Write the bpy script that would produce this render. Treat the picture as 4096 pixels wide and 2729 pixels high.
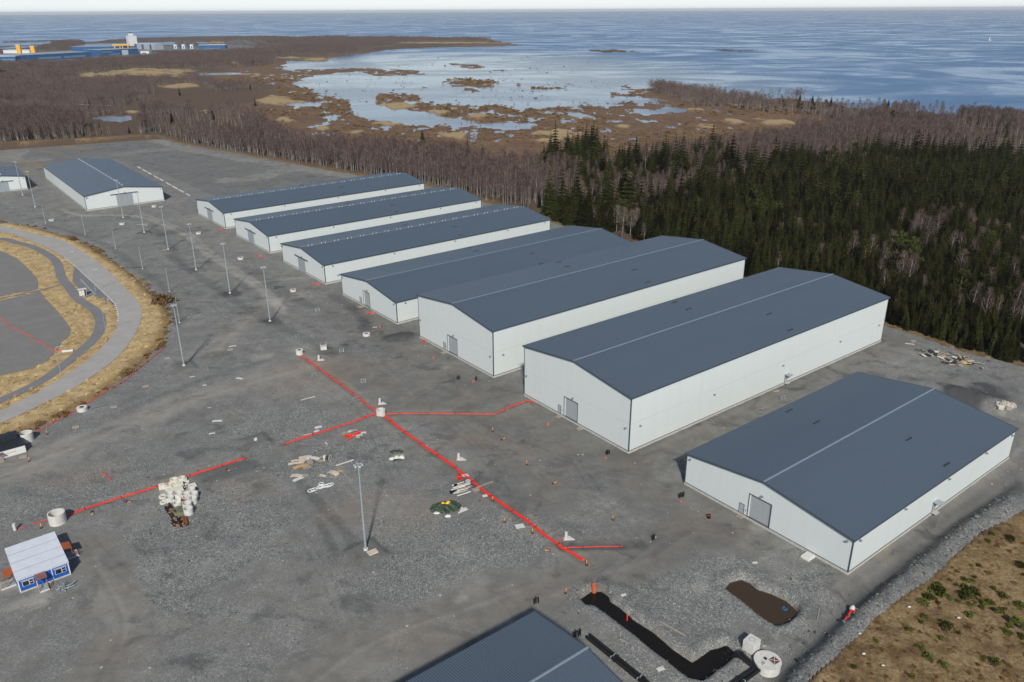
import bpy, math, random
import numpy as np
from mathutils import Vector, Matrix, Euler

# ------------------------------------------------------------------ camera, sky, sun, exposure
for o in list(bpy.data.objects): bpy.data.objects.remove(o)
scene = bpy.context.scene
COL = scene.collection
rng = np.random.default_rng(11); random.seed(11)
R_ = math.radians
PIT, ROLL, HC = R_(22.3255), R_(-0.30985), 100.0
FPX, IW, IH = 3221.607, 4096.0, 2729.0
FWD = np.array([0, math.cos(PIT), -math.sin(PIT)])
_u = np.array([0, math.sin(PIT), math.cos(PIT)]); _r = np.array([1., 0, 0])
CR = math.cos(ROLL)*_r + math.sin(ROLL)*_u; CU = -math.sin(ROLL)*_r + math.cos(ROLL)*_u
cam = bpy.data.cameras.new('camera'); camo = bpy.data.objects.new('camera', cam); COL.objects.link(camo)
M = Matrix([[CR[i], CU[i], -FWD[i]] for i in range(3)]).to_4x4(); M.translation = (0, 0, HC); camo.matrix_world = M
cam.sensor_width = 36; cam.lens = FPX/IW*36; cam.clip_start = 1; cam.clip_end = 200000
scene.camera = camo
SUN_EL, SUN_AZ = R_(37.5), R_(178.5)          # shadows fall straight away from the camera
w = bpy.data.worlds.new('World'); scene.world = w; w.use_nodes = True
nt = w.node_tree; nt.nodes.clear()
sky = nt.nodes.new('ShaderNodeTexSky'); sky.sky_type = 'NISHITA'; sky.sun_disc = False
sky.sun_elevation = SUN_EL; sky.sun_rotation = SUN_AZ; sky.air_density = 0.8; sky.dust_density = 0.25; sky.ozone_density = 1.2
bg = nt.nodes.new('ShaderNodeBackground'); bg.inputs['Strength'].default_value = 0.075
wo = nt.nodes.new('ShaderNodeOutputWorld')
veil = nt.nodes.new('ShaderNodeMix'); veil.data_type = 'RGBA'; veil.inputs[7].default_value = (13.3, 14.3, 15.2, 1)   # thin cloud veil, thicker towards the horizon all round
tcw = nt.nodes.new('ShaderNodeTexCoord'); sxw = nt.nodes.new('ShaderNodeSeparateXYZ'); nt.links.new(tcw.outputs['Generated'], sxw.inputs[0])
def wm(op, a, b):
    x = nt.nodes.new('ShaderNodeMath'); x.operation = op; x.use_clamp = True
    for i, v in enumerate((a, b)):
        if isinstance(v, (int, float)): x.inputs[i].default_value = v
        else: nt.links.new(v, x.inputs[i])
    return x.outputs[0]
nt.links.new(wm('ADD', wm('MULTIPLY', wm('POWER', wm('SUBTRACT', 1.0, sxw.outputs['Z']), 9.0),  .66), .035), veil.inputs[0])
nt.links.new(sky.outputs[0], veil.inputs[6]); nt.links.new(veil.outputs[2], bg.inputs[0]); nt.links.new(bg.outputs[0], wo.inputs[0])
sl = bpy.data.lights.new('sun', 'SUN'); sl.energy = 3.7; sl.angle = R_(3.2); sl.color = (1, .95, .865)
so = bpy.data.objects.new('sun', sl); COL.objects.link(so)
sd = Vector((math.sin(SUN_AZ)*math.cos(SUN_EL), math.cos(SUN_AZ)*math.cos(SUN_EL), math.sin(SUN_EL)))
so.rotation_euler = sd.to_track_quat('Z', 'Y').to_euler(); so.location = sd*500
vs = scene.view_settings; vs.view_transform = 'Standard'; vs.look = 'None'; vs.exposure = 0.08; vs.gamma = 1; vs.use_curve_mapping = False

# ------------------------------------------------------------------ helpers
def g(x, y, z=0.0):
    """ground point (plane z) seen at photo pixel x, y"""
    d = FPX*FWD + (x-IW/2)*CR - (y-IH/2)*CU
    t = (z-HC)/d[2]
    return (d[0]*t, d[1]*t)
def G(pts, z=0.0): return np.array([g(x, y, z) for x, y in pts])
def project(X, Y, z):
    d = np.stack([X, Y, np.full_like(X, z-HC)], -1); zz = d@FWD
    return IW/2+FPX*(d@CR)/zz, IH/2-FPX*(d@CU)/zz
def hash2(ix, iy, s):
    n = (ix.astype(np.int64)*374761393 + iy.astype(np.int64)*668265263 + s*974634777) & 0x7fffffff
    n = ((n ^ (n >> 13))*1274126177) & 0x7fffffff
    return ((n ^ (n >> 16)) & 0xffff)/65535.0
def vnoise(x, y, s=0):
    ix = np.floor(x); iy = np.floor(y); fx = x-ix; fy = y-iy
    fx = fx*fx*(3-2*fx); fy = fy*fy*(3-2*fy)
    a = hash2(ix, iy, s); b = hash2(ix+1, iy, s); c = hash2(ix, iy+1, s); d = hash2(ix+1, iy+1, s)
    return (a*(1-fx)+b*fx)*(1-fy)+(c*(1-fx)+d*fx)*fy
def fbm(x, y, s=0, o=4):
    v = 0; a = .5; t = 0
    for i in range(o): v = v+a*vnoise(x, y, s+i); t += a; a *= .5; x = x*2.03+7.1; y = y*2.03+3.7
    return v/t
def sstep(a, b, x): t = np.clip((x-a)/(b-a), 0, 1); return t*t*(3-2*t)
def inpoly(X, Y, P):
    ins = np.zeros(X.shape, bool); n = len(P)
    for i in range(n):
        x1, y1 = P[i]; x2, y2 = P[(i+1) % n]
        if y1 == y2: continue
        c = ((y1 > Y) != (y2 > Y)) & (X < (x2-x1)*(Y-y1)/(y2-y1)+x1); ins ^= c
    return ins
def dline(X, Y, P, closed=False, lim=None):
    D = np.full(X.shape, 1e9); n = len(P)
    for i in range(n if closed else n-1):
        x1, y1 = P[i]; x2, y2 = P[(i+1) % n]
        dx, dy = x2-x1, y2-y1; L = dx*dx+dy*dy+1e-9
        if lim:
            m = (X > min(x1, x2)-lim) & (X < max(x1, x2)+lim) & (Y > min(y1, y2)-lim) & (Y < max(y1, y2)+lim)
            if not m.any(): continue
            xx, yy = X[m], Y[m]; t = np.clip(((xx-x1)*dx+(yy-y1)*dy)/L, 0, 1)
            D[m] = np.minimum(D[m], np.hypot(xx-x1-t*dx, yy-y1-t*dy))
        else:
            t = np.clip(((X-x1)*dx+(Y-y1)*dy)/L, 0, 1)
            D = np.minimum(D, np.hypot(X-x1-t*dx, Y-y1-t*dy))
    return D
def smooth_line(P, n=6):
    P = np.array(P, float); out = []
    for i in range(len(P)-1):
        p0 = P[max(i-1, 0)]; p1 = P[i]; p2 = P[i+1]; p3 = P[min(i+2, len(P)-1)]
        for k in range(n):
            t = k/n
            out.append(.5*((2*p1)+(-p0+p2)*t+(2*p0-5*p1+4*p2-p3)*t*t+(-p0+3*p1-3*p2+p3)*t**3))
    out.append(P[-1]); return np.array(out)

def offset(P, d):
    T = np.gradient(P, axis=0); L = np.hypot(T[:, 0], T[:, 1])[:, None]; T = T/L; return P+np.stack([-T[:, 1], T[:, 0]], -1)*d

# ---- materials
MATS = {}
class N:
    """tiny node-tree writer"""
    def __init__(s, name):
        s.m = bpy.data.materials.new(name); s.m.use_nodes = True; s.t = s.m.node_tree; s.t.nodes.clear()
        s.out = s.n('ShaderNodeOutputMaterial'); s.b = s.n('ShaderNodeBsdfPrincipled'); s.l(s.b.outputs[0], s.out.inputs[0])
        s.co = s.n('ShaderNodeTexCoord').outputs['Object']; MATS[name] = s.m
    def n(s, k, **kw):
        x = s.t.nodes.new(k)
        for a, b in kw.items(): setattr(x, a, b)
        return x
    def l(s, a, b): s.t.links.new(a, b)
    def noise(s, sc, det=3, rough=.55, vec=None, dist=0):
        x = s.n('ShaderNodeTexNoise'); x.inputs['Scale'].default_value = sc; x.inputs['Detail'].default_value = det
        x.inputs['Roughness'].default_value = rough; x.inputs['Distortion'].default_value = dist; s.l(vec or s.co, x.inputs['Vector']); return x.outputs['Fac']
    def voro(s, sc, out='Color', vec=None):
        x = s.n('ShaderNodeTexVoronoi'); x.inputs['Scale'].default_value = sc; s.l(vec or s.co, x.inputs['Vector']); return x.outputs[out]
    def ramp(s, f, stops):
        x = s.n('ShaderNodeValToRGB'); e = x.color_ramp.elements
        while len(e) < len(stops): e.new(.5)
        for q, (p, c) in zip(e, stops): q.position = p; q.color = (*c, 1) if len(c) == 3 else c
        s.l(f, x.inputs[0]); return x.outputs[0]
    def mix(s, f, a, b, mode='MIX'):
        x = s.n('ShaderNodeMix', data_type='RGBA', blend_type=mode)
        for v, i in ((f, 0), (a, 6), (b, 7)):
            if isinstance(v, (int, float)): x.inputs[i].default_value = v
            elif isinstance(v, tuple): x.inputs[i].default_value = (*v, 1)
            else: s.l(v, x.inputs[i])
        return x.outputs[2]
    def math(s, op, a, b=0.0, clamp=False):
        x = s.n('ShaderNodeMath', operation=op, use_clamp=clamp)
        for v, i in ((a, 0), (b, 1)):
            if isinstance(v, (int, float)): x.inputs[i].default_value = v
            else: s.l(v, x.inputs[i])
        return x.outputs[0]
    def mrange(s, f, a, b, c, d):
        x = s.n('ShaderNodeMapRange'); s.l(f, x.inputs[0])
        for i, v in enumerate((a, b, c, d)): x.inputs[i+1].default_value = v
        return x.outputs[0]
    def attr(s, nm): return s.n('ShaderNodeAttribute', attribute_name=nm).outputs['Fac']
    def scale(s, v):
        x = s.n('ShaderNodeMapping'); x.inputs['Scale'].default_value = v; s.l(s.co, x.inputs['Vector']); return x.outputs[0]
    def set(s, k, v):
        i = s.b.inputs[k]
        if isinstance(v, (int, float)): i.default_value = v
        elif isinstance(v, tuple): i.default_value = (*v, 1)
        else: s.l(v, i)
        return s
    def bump(s, h, st, dist=.1):
        x = s.n('ShaderNodeBump'); x.inputs['Strength'].default_value = st; x.inputs['Distance'].default_value = dist
        s.l(h, x.inputs['Height']); s.l(x.outputs[0], s.b.inputs['Normal']); return s
def mat(name, c, rough=.8, var=.18, sc=2., metal=0., bump=0., spec=.3, rnd=0.):
    if name in MATS: return MATS[name]
    q = N(name); f = q.noise(sc, 4)
    lo = tuple(v*(1-var) for v in c); hi = tuple(min(1, v*(1+var)) for v in c)
    col = q.ramp(f, [(.3, lo), (.7, hi)])
    if rnd:
        oi = q.n('ShaderNodeObjectInfo').outputs['Random']
        hs = q.n('ShaderNodeHueSaturation'); q.l(col, hs.inputs['Color']); q.l(q.mrange(oi, 0, 1, 1-rnd, 1+rnd), hs.inputs['Value'])
        q.l(q.mrange(oi, 0, 1, .5-.02*rnd, .5+.03*rnd), hs.inputs['Hue']); col = hs.outputs[0]
    q.set('Base Color', col).set('Roughness', rough).set('Metallic', metal).set('Specular IOR Level', spec)
    if bump: q.bump(q.noise(sc*4, 3), bump, .05)
    return q.m

# ---- mesh builder
class MB:
    def __init__(s): s.v = []; s.f = []; s.mi = []; s.cur = 0
    def add(s, vs, fs):
        b = len(s.v); s.v += [tuple(q) for q in vs]; s.f += [tuple(b+i for i in q) for q in fs]; s.mi += [s.cur]*len(fs); return s
    def box(s, c, d, rot=None):
        x, y, z = d[0]/2, d[1]/2, d[2]/2
        V = [Vector((a*x, b*y, e*z)) for e in (-1, 1) for b in (-1, 1) for a in (-1, 1)]
        if rot is not None:
            m = rot if isinstance(rot, Matrix) else Euler(rot).to_matrix(); V = [m@q for q in V]
        return s.add([q+Vector(c) for q in V], [(0, 2, 3, 1), (4, 5, 7, 6), (0, 1, 5, 4), (2, 6, 7, 3), (0, 4, 6, 2), (1, 3, 7, 5)])
    def bb(s, x0, x1, y0, y1, z0, z1): return s.box(((x0+x1)/2, (y0+y1)/2, (z0+z1)/2), (x1-x0, y1-y0, z1-z0))
    def cyl(s, p, q, r0, r1=None, n=10, cap=True):
        p = Vector(p); q = Vector(q); r1 = r0 if r1 is None else r1; d = (q-p).normalized()
        a = d.orthogonal().normalized(); b = d.cross(a); V = []
        for P, r in ((p, r0), (q, r1)): V += [P+r*(math.cos(2*math.pi*k/n)*a+math.sin(2*math.pi*k/n)*b) for k in range(n)]
        F = [(k, (k+1) % n, n+(k+1) % n, n+k) for k in range(n)]
        if cap: F += [tuple(range(n-1, -1, -1)), tuple(range(n, 2*n))]
        return s.add(V, F)
    def ring(s, c, ro, ri, h, n=24, floor=None):
        c = Vector(c); V = []
        for r, z in ((ro, 0), (ro, h), (ri, h), (ri, 0 if floor is None else floor)):
            V += [c+Vector((r*math.cos(2*math.pi*k/n), r*math.sin(2*math.pi*k/n), z)) for k in range(n)]
        F = []
        for j in range(3): F += [(j*n+k, j*n+(k+1) % n, (j+1)*n+(k+1) % n, (j+1)*n+k) for k in range(n)]
        if floor is not None: F.append(tuple(range(3*n, 4*n)))
        else: F += [(3*n+k, 3*n+(k+1) % n, (k+1) % n, k) for k in range(n)]
        return s.add(V, F)
    def tube(s, P, r, n=6):
        P = [Vector(p) for p in P]; V = []
        for i, p in enumerate(P):
            d = (P[min(i+1, len(P)-1)]-P[max(i-1, 0)]).normalized()
            a = d.cross(Vector((0, 0, 1)));  a = a.normalized() if a.length > .05 else Vector((1, 0, 0)); b = a.cross(d)
            V += [p+r*(math.cos(2*math.pi*k/n)*a+math.sin(2*math.pi*k/n)*b) for k in range(n)]
        F = []
        for i in range(len(P)-1): F += [(i*n+k, i*n+(k+1) % n, (i+1)*n+(k+1) % n, (i+1)*n+k) for k in range(n)]
        F += [tuple(range(n)), tuple(range(len(V)-n, len(V)))]
        return s.add(V, F)
    def prism(s, P, z0, z1):
        n = len(P); return s.add([(x, y, z0) for x, y in P]+[(x, y, z1) for x, y in P],
            [tuple(range(n-1, -1, -1)), tuple(range(n, 2*n))]+[(k, (k+1) % n, n+(k+1) % n, n+k) for k in range(n)])
    def vprism(s, P, y0, y1):
        """polygon in x-z, extruded along y"""
        n = len(P); return s.add([(x, y0, z) for x, z in P]+[(x, y1, z) for x, z in P],
            [tuple(range(n)), tuple(range(2*n-1, n-1, -1))]+[(k, n+k, n+(k+1) % n, (k+1) % n) for k in range(n)])
    def mesh(s, name, mats):
        me = bpy.data.meshes.new(name); me.from_pydata(s.v, [], s.f)
        for m in (mats if isinstance(mats, (list, tuple)) else [mats]): me.materials.append(m)
        if s.mi: me.polygons.foreach_set('material_index', s.mi)
        me.update(); return me
    def build(s, name, mats, parent=None, smooth=False):
        me = s.mesh(name, mats)
        if smooth: me.shade_smooth()
        return link(name, me, parent)
def link(name, data, parent=None, loc=None, rz=None):
    o = bpy.data.objects.new(name, data); COL.objects.link(o)
    if parent: o.parent = parent
    if loc is not None: o.location = loc
    if rz is not None: o.rotation_euler = (0, 0, rz)
    return o
def tag(o, label, cat, group=None):
    o['label'] = label; o['category'] = cat
    if group: o['group'] = group
    return o
def thing(name, label, cat, loc=(0, 0, 0), rz=0, group=None):
    o = link(name, None, None, loc, rz); o.empty_display_size = .3; return tag(o, label, cat, group)
def struct(o, kind='structure'): o['kind'] = kind; return o
CACHE = {}
def cached(key, fn):
    if key not in CACHE: CACHE[key] = fn()
    return CACHE[key]
def setattr_pt(me, nm, arr):
    a = me.attributes.new(nm, 'FLOAT', 'POINT'); a.data.foreach_set('value', np.ascontiguousarray(arr, dtype=np.float32))

# ------------------------------------------------------------------ ground materials
SEA = -6.0
def ground_material():
    q = N('gravel_yard')
    co = q.attr('coarse'); tone = q.attr('tone'); warm = q.attr('warm'); straw = q.attr('straw')
    big = q.noise(.035, 5, .6); mid = q.noise(.22, 5, .65); fine = q.noise(2.6, 5, .75)
    st = q.voro(6.5); st2 = q.voro(2.9)
    sm = q.ramp(mid, [(.3, (.168, .166, .152)), (.7, (.232, .230, .212))])
    bw = q.n('ShaderNodeRGBToBW'); q.l(st, bw.inputs[0]); bw2 = q.n('ShaderNodeRGBToBW'); q.l(st2, bw2.inputs[0])
    speck = q.math('ADD', q.math('MULTIPLY', bw.outputs[0], .75), q.math('MULTIPLY', bw2.outputs[0], .25))
    cg = q.ramp(speck, [(.2, (.082, .086, .084)), (.5, (.195, .202, .197)), (.7, (.32, .325, .31)), (.85, (.56, .55, .50))])
    cmask = q.math('ADD', q.math('MULTIPLY', co, 1.25), q.math('MULTIPLY', q.math('SUBTRACT', big, .5), 1.3))
    cmask = q.math('ADD', cmask, q.math('MULTIPLY', q.math('SUBTRACT', mid, .5), 1.6), True)
    col = q.mix(q.math('MULTIPLY', cmask, .8), sm, cg)
    col = q.mix(q.math('MULTIPLY', q.math('SUBTRACT', fine, .38, True), .55), col, (.125, .124, .12))
    wm = q.math('ADD', warm, q.math('MULTIPLY', q.math('SUBTRACT', q.noise(.09, 4), .58), 1.2), True)
    col = q.mix(q.math('MULTIPLY', wm, .55), col, (.31, .235, .175))
    tn = q.math('ADD', tone, q.math('MULTIPLY', q.math('SUBTRACT', q.noise(.055, 6, .7), .5), .9))
    zone = q.mrange(q.noise(.022, 3, .5), .40, .56, 0, 1)
    stn = q.math('MULTIPLY', q.mrange(q.noise(.13, 8, .68, q.scale((1, 1.3, 1)), .6), .535, .62, 0, .5), zone); pal = q.math('MULTIPLY', q.mrange(q.noise(.10, 9, .72, None, .8), .60, .67, 0, .36), q.math('SUBTRACT', 1.15, zone, True))
    stn2 = q.mrange(q.noise(.45, 6, .7), .60, .70, 0, .25)
    tn = q.math('ADD', q.math('SUBTRACT', tn, q.math('ADD', stn, stn2)), pal)
    dk = q.math('MULTIPLY', tn, -1.0, True); lt = q.math('MULTIPLY', tn, 1.0, True)
    col = q.mix(q.math('MULTIPLY', dk, 1.0, True), col, (.075, .078, .080))
    col = q.mix(q.math('MULTIPLY', lt, .7), col, (.52, .49, .44))
    vs_ = q.n('ShaderNodeTexVoronoi'); vs_.inputs['Scale'].default_value = .75; q.l(q.co, vs_.inputs['Vector']); sr = q.n('ShaderNodeSeparateColor'); q.l(vs_.outputs['Color'], sr.inputs[0])
    dot = q.math('MULTIPLY', q.math('GREATER_THAN', sr.outputs[0], .80), q.math('LESS_THAN', vs_.outputs['Distance'], q.math('MULTIPLY', sr.outputs[1], .20)))
    col = q.mix(q.math('MULTIPLY', dot, .75), col, q.mix(sr.outputs[2], (.25, .25, .25), (.55, .52, .46)))
    sg = q.math('MULTIPLY', straw, q.mrange(q.noise(.5, 5, .7), .35, .6, .1, 1), True)
    col = q.mix(sg, col, q.ramp(q.noise(1.4, 4, .7), [(.3, (.15, .105, .055)), (.7, (.40, .29, .15))]))
    q.set('Base Color', col).set('Roughness', .95).set('Specular IOR Level', .15)
    q.bump(q.math('ADD', q.math('MULTIPLY', speck, q.math('ADD', cmask, .15)), fine), .55, .12); return q.m
def terrain_material():
    q = N('terrain')
    reed = q.attr('reed'); wet = q.attr('wet'); moor = q.attr('moor')
    n1 = q.noise(.02, 6, .65); n2 = q.noise(.25, 5, .7); n3 = q.noise(1.6, 4, .75)
    heath = q.ramp(n2, [(.28, (.085, .054, .034)), (.5, (.175, .110, .064)), (.72, (.30, .20, .115))])
    heath = q.mix(q.mrange(n1, .42, .62, 0, .7), heath, (.135, .088, .058))
    litter = q.ramp(n3, [(.3, (.06, .042, .031)), (.7, (.17, .115, .08))])
    col = q.mix(wet, litter, heath)
    mo = q.ramp(q.math('ADD', q.math('MULTIPLY', n3, .55), q.math('MULTIPLY', n2, .45)), [(.34, (.07, .055, .026)), (.48, (.22, .15, .075)), (.66, (.42, .30, .165))])
    mo = q.mix(q.mrange(q.noise(.12, 4, .6), .52, .66, 0, .75), mo, (.13, .075, .04))
    mo = q.mix(q.mrange(q.noise(.2, 6, .7), .56, .68, 0, .5), mo, q.ramp(n3, [(.3, (.04, .04, .012)), (.7, (.12, .12, .035))]))
    col = q.mix(moor, col, mo)
    rc = q.ramp(n3, [(.25, (.25, .175, .09)), (.75, (.50, .38, .21))])
    col = q.mix(reed, col, rc)
    q.set('Base Color', col).set('Roughness', .95).set('Specular IOR Level', .1).bump(q.math('ADD', n3, n2), .6, .5); return q.m
def sea_material():
    q = N('sea_water')
    calm = q.attr('calm')
    s1 = q.noise(1.0, 5, .55, q.scale((.0011, .0017, 1)), 3.5); s2 = q.noise(1.0, 5, .6, q.scale((.0045, .0060, 1)), 2.5)
    sl = q.math('ADD', q.math('MULTIPLY', s1, .65), q.math('MULTIPLY', s2, .35))
    slick = q.mrange(sl, .44, .57, 0, 1)
    q.set('Base Color', q.mix(calm, q.ramp(q.noise(.004, 4), [(.35, (.05, .14, .29)), (.7, (.075, .165, .31))]), (.21, .235, .26)))
    q.set('Roughness', q.mix(calm, q.mix(slick, (.40,)*3, (.20,)*3), q.mix(slick, (.22,)*3, (.12,)*3))).set('IOR', 1.33).set('Specular IOR Level', .5); return q.m
def still_water(name, c, r=.03):
    q = N(name); q.set('Base Color', c).set('Roughness', r).set('IOR', 1.33).set('Specular IOR Level', .5); q.bump(q.noise(1.5, 2), .05, .05); return q.m
def asphalt(name, c):
    q = N(name); f = q.noise(3., 5, .8); m = q.noise(.15, 5, .6)
    col = q.mix(q.math('ADD', q.math('MULTIPLY', m, .6), q.math('MULTIPLY', q.noise(.5, 6, .7), .4)), tuple(v*.62 for v in c), tuple(v*1.38 for v in c)); col = q.mix(q.math('MULTIPLY', f, .35), col, tuple(v*.55 for v in c))
    q.set('Base Color', col).set('Roughness', .9).set('Specular IOR Level', .2).bump(f, .3, .03); return q.m
M_yard = ground_material(); M_ter = terrain_material(); M_sea = sea_material()

# ------------------------------------------------------------------ outlines traced from the place (photo pixel -> ground)
YARD = np.array([g(0, 572), g(300, 556), g(556, 542), g(621, 543), g(701, 570), g(860, 598), g(1100, 641), g(1453, 703),
    (-58, 506), (-38, 480), (2, 428), (36, 384), (70, 339), (105, 294), g(3540, 1300), g(3700, 1352), g(3851, 1405), g(3960, 1432), g(4096, 1463), (185, 190), (165, 155),
    g(4096, 2037), g(3924, 2132), g(3758, 2274), g(3533, 2440), g(3355, 2612), g(3237, 2729), (25, 70), (-20, 35), (-120, 28), (-260, 60), (-400, 200), (-560, 480), (-620, 700)])
DITCH = smooth_line([(150, 190)]+[g(*p) for p in ((4096, 1885), (3850, 2045), (3640, 2210), (3432, 2385), (3300, 2510), (3178, 2625), (3080, 2729))]+[(25, 85), (0, 60)])
PIT1 = G([(2000+.5522*x, 2050+.5522*y) for x, y in ((598, 635), (660, 590), (730, 585), (780, 620), (780, 650), (860, 700), (960, 790), (1100, 880), (1250, 1010), (1395, 1110), (1540, 1010), (1640, 980), (1690, 1030), (1600, 1110), (1450, 1215), (1380, 1200), (1310, 1150), (1130, 1010), (960, 870), (800, 750), (700, 680), (640, 672))], -.9)
PIT2 = G([(2000+.5522*x, 2050+.5522*y) for x, y in ((1645, 560), (1680, 520), (1745, 498), (1800, 520), (1860, 570), (1960, 600), (2060, 650), (2130, 710), (2120, 750), (2060, 800), (1990, 820), (1900, 760), (1800, 680), (1740, 630))], -.9)
RED = {'main_upper': ([(1206, 1423), (1250, 1453), (1301, 1490), (1377, 1545), (1443, 1596), (1479, 1627), (1505, 1642)], 4),
 'right': ([(1540, 1655), (1637, 1652), (1765, 1653), (1969, 1655), (1990, 1649), (2045, 1624), (2096, 1606), (2121, 1601), (2133, 1614)], 3),
 'left': ([(1510, 1659), (1489, 1657), (1408, 1688), (1255, 1736), (1140, 1774)], 5),
 'main_lower': ([(1535, 1660), (1566, 1685), (1612, 1721), (1673, 1764), (1714, 1795), (1795, 1849), (1864, 1903), (1935, 1962), (1981, 1994), (2042, 2036), (2110, 2083), (2177, 2136), (2248, 2185), (2334, 2240)], 6),
 'branch': ([(2251, 2188), (2300, 2187), (2375, 2185), (2491, 2184)], 2),
 'left_lower': ([(259, 2063), (299, 2049), (397, 2014), (514, 1979), (640, 1941), (748, 1904), (864, 1867), (981, 1830)], 5)}
TALL = [(1464, 2207), (737, 1468), (1081, 1290), (921, 1178), (786, 1084), (674, 1002), (578, 934), (494, 875), (142, 832), (92, 785)]
SHORT = [(719, 1294), (679, 1169), (571, 1077), (463, 996), (341, 939), (183, 895)]
def ell(X, Y, c, a, b, ang=0):
    dx, dy = X-c[0], Y-c[1]; ca, sa = math.cos(ang), math.sin(ang)
    return np.hypot((dx*ca+dy*sa)/a, (-dx*sa+dy*ca)/b)
HEAPS = [((1595, 1348), 5.5, 3.2, .6, .8), ((3860, 1590), 19, 6, -.75, 2.2), ((4018, 1642), 2.8, 1.7, .3, .8), ((2690, 1868), 7, 5, .9, .9), ((2625, 1838), 6, 3, .9, .7), ((1440, 1250), 6, 3, .9, .6)]
def yard_h(X, Y):
    Z = .10*(fbm(X*.12, Y*.12, 5, 3)-.5)+.10*(fbm(X*.6, Y*.6, 9, 2)-.5)
    for P in (PIT1, PIT2):
        m = (np.abs(X-P[:, 0].mean()) < 40) & (np.abs(Y-P[:, 1].mean()) < 40)
        if m.any():
            xx, yy = X[m], Y[m]; wx = xx+.3*(fbm(xx*.6, yy*.6, 21, 3)-.5); wy = yy+.3*(fbm(xx*.6, yy*.6, 31, 3)-.5)
            d = dline(wx, wy, P, True); d = np.where(inpoly(wx, wy, P), d, -d)
            Z[m] += -np.clip(.9+1.6*(d+.45), 0, 2.6)+.25*np.exp(-((d+1.9)/1.1)**2)
    d = dline(X, Y, DITCH, lim=14)
    Z -= 1.5*np.exp(-(d/2.0)**2)
    dy = dline(X, Y, YARD, True)
    onr = (X > 20) & (X < 160) & (Y < 200) & (d < 12)
    Z += np.where(onr, .7*np.exp(-((dy-2.6)/1.8)**2)*(.6+.8*fbm(X*.5, Y*.5, 77, 3)), 0)
    for (p, a, b, an, h) in HEAPS:
        e = ell(X, Y, g(*p), a, b, an); Z += h*np.clip(1-e*e, 0, 1)*(.75+.5*fbm(X*.5, Y*.5, 3, 3))
    for i, p in enumerate(TALL+SHORT+[(1024, 1766)]):
        c = g(*p); e = np.maximum(np.abs((X-c[0])*.62-(Y-c[1])*.785), np.abs((X-c[0])*.785+(Y-c[1])*.62)); Z += .45*sstep(3.6, 2.4, e)*(1 if i < len(TALL) or p == (1024, 1766) else .5)
    for k, (P, n) in RED.items():
        d = dline(X, Y, G(P), lim=5); Z -= .22*np.exp(-(d/.8)**2); Z += .14*np.exp(-((d-1.7)/.5)**2)*(fbm(X*.9, Y*.9, 8, 2))
    return Z
def zat(x, y): return float(yard_h(np.array([x], float), np.array([y], float))[0])
def at(px, py, dz=0.0):
    x, y = g(px, py); return (x, y, zat(x, y)+dz)

def fan(angs, rads): 
    A, Rr = np.meshgrid(angs, rads); return Rr*np.sin(A), Rr*np.cos(A)
def fan_mesh(name, X, Y, Z, keep, m, attrs):
    nr, na = X.shape; idx = np.arange(nr*na).reshape(nr, na)
    q = np.stack([idx[:-1, :-1], idx[:-1, 1:], idx[1:, 1:], idx[1:, :-1]], -1)
    k = keep[:-1, :-1] | keep[:-1, 1:] | keep[1:, 1:] | keep[1:, :-1]
    q = q[k][:, ::-1]; used = np.unique(q); re = np.full(nr*na, -1); re[used] = np.arange(len(used)); q = re[q]
    me = bpy.data.meshes.new(name); nv = len(used); nf = len(q)
    me.vertices.add(nv); me.vertices.foreach_set('co', np.stack([X.ravel()[used], Y.ravel()[used], Z.ravel()[used]], -1).astype(np.float32).ravel())
    me.loops.add(nf*4); me.loops.foreach_set('vertex_index', q.ravel().astype(np.int32))
    me.polygons.add(nf); me.polygons.foreach_set('loop_start', (np.arange(nf)*4).astype(np.int32)); me.polygons.foreach_set('loop_total', np.full(nf, 4, np.int32))
    me.update(calc_edges=True); me.materials.append(m)
    for n_, a in attrs.items(): setattr_pt(me, n_, a.ravel()[used])
    me.shade_smooth(); return struct(link(name, me))
fine_a = np.radians(np.concatenate([np.arange(-75, -36, 1.5), np.arange(-36, 36, .125), np.arange(36, 76, 1.5)]))

# ---- terrain beyond the yard: woods, wet heath, shore
SHORE = [(4700, 520), (4096, 478), (3950, 470), (3801, 464), (3700, 452), (3579, 440), (3394, 434), (3300, 412), (3146, 392), (3000, 392), (2911, 380), (2841, 370), (2746, 362), (2619, 352), (2540, 362), (2434, 371), (2445, 380), (2540, 390), (2650, 398), (2620, 411), (2500, 410), (2450, 416), (2472, 427), (2319, 427), (2192, 434), (2065, 434), (1994, 421), (1900, 424), (1746, 424), (1680, 410), (1670, 386), (1600, 378), (1500, 383), (1480, 400), (1520, 420), (1560, 431), (1647, 438), (1700, 447), (1778, 462), (1873, 484), (1920, 497), (2000, 492), (2125, 500), (2125, 513), (1892, 514), (1810, 506), (1618, 498), (1459, 480), (1402, 448), (1395, 415), (1300, 386), (1255, 369), (1189, 333), (1243, 303), (1400, 291), (1480, 297), (1700, 300), (1690, 284), (1500, 274), (1300, 276), (1124, 283), (1148, 246), (1300, 246), (1360, 225), (1491, 211), (1574, 198), (1746, 191), (1937, 188), (2090, 181), (2001, 168), (1960, 158), (1800, 150), (1500, 147), (1300, 146), (1189, 150), (1100, 143), (900, 145), (720, 148), (560, 152), (430, 160), (380, 168), (200, 176), (0, 186), (-300, 196), (-1800, 260), (-4000, 3200), (9000, 3200), (9000, 900)]
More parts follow.
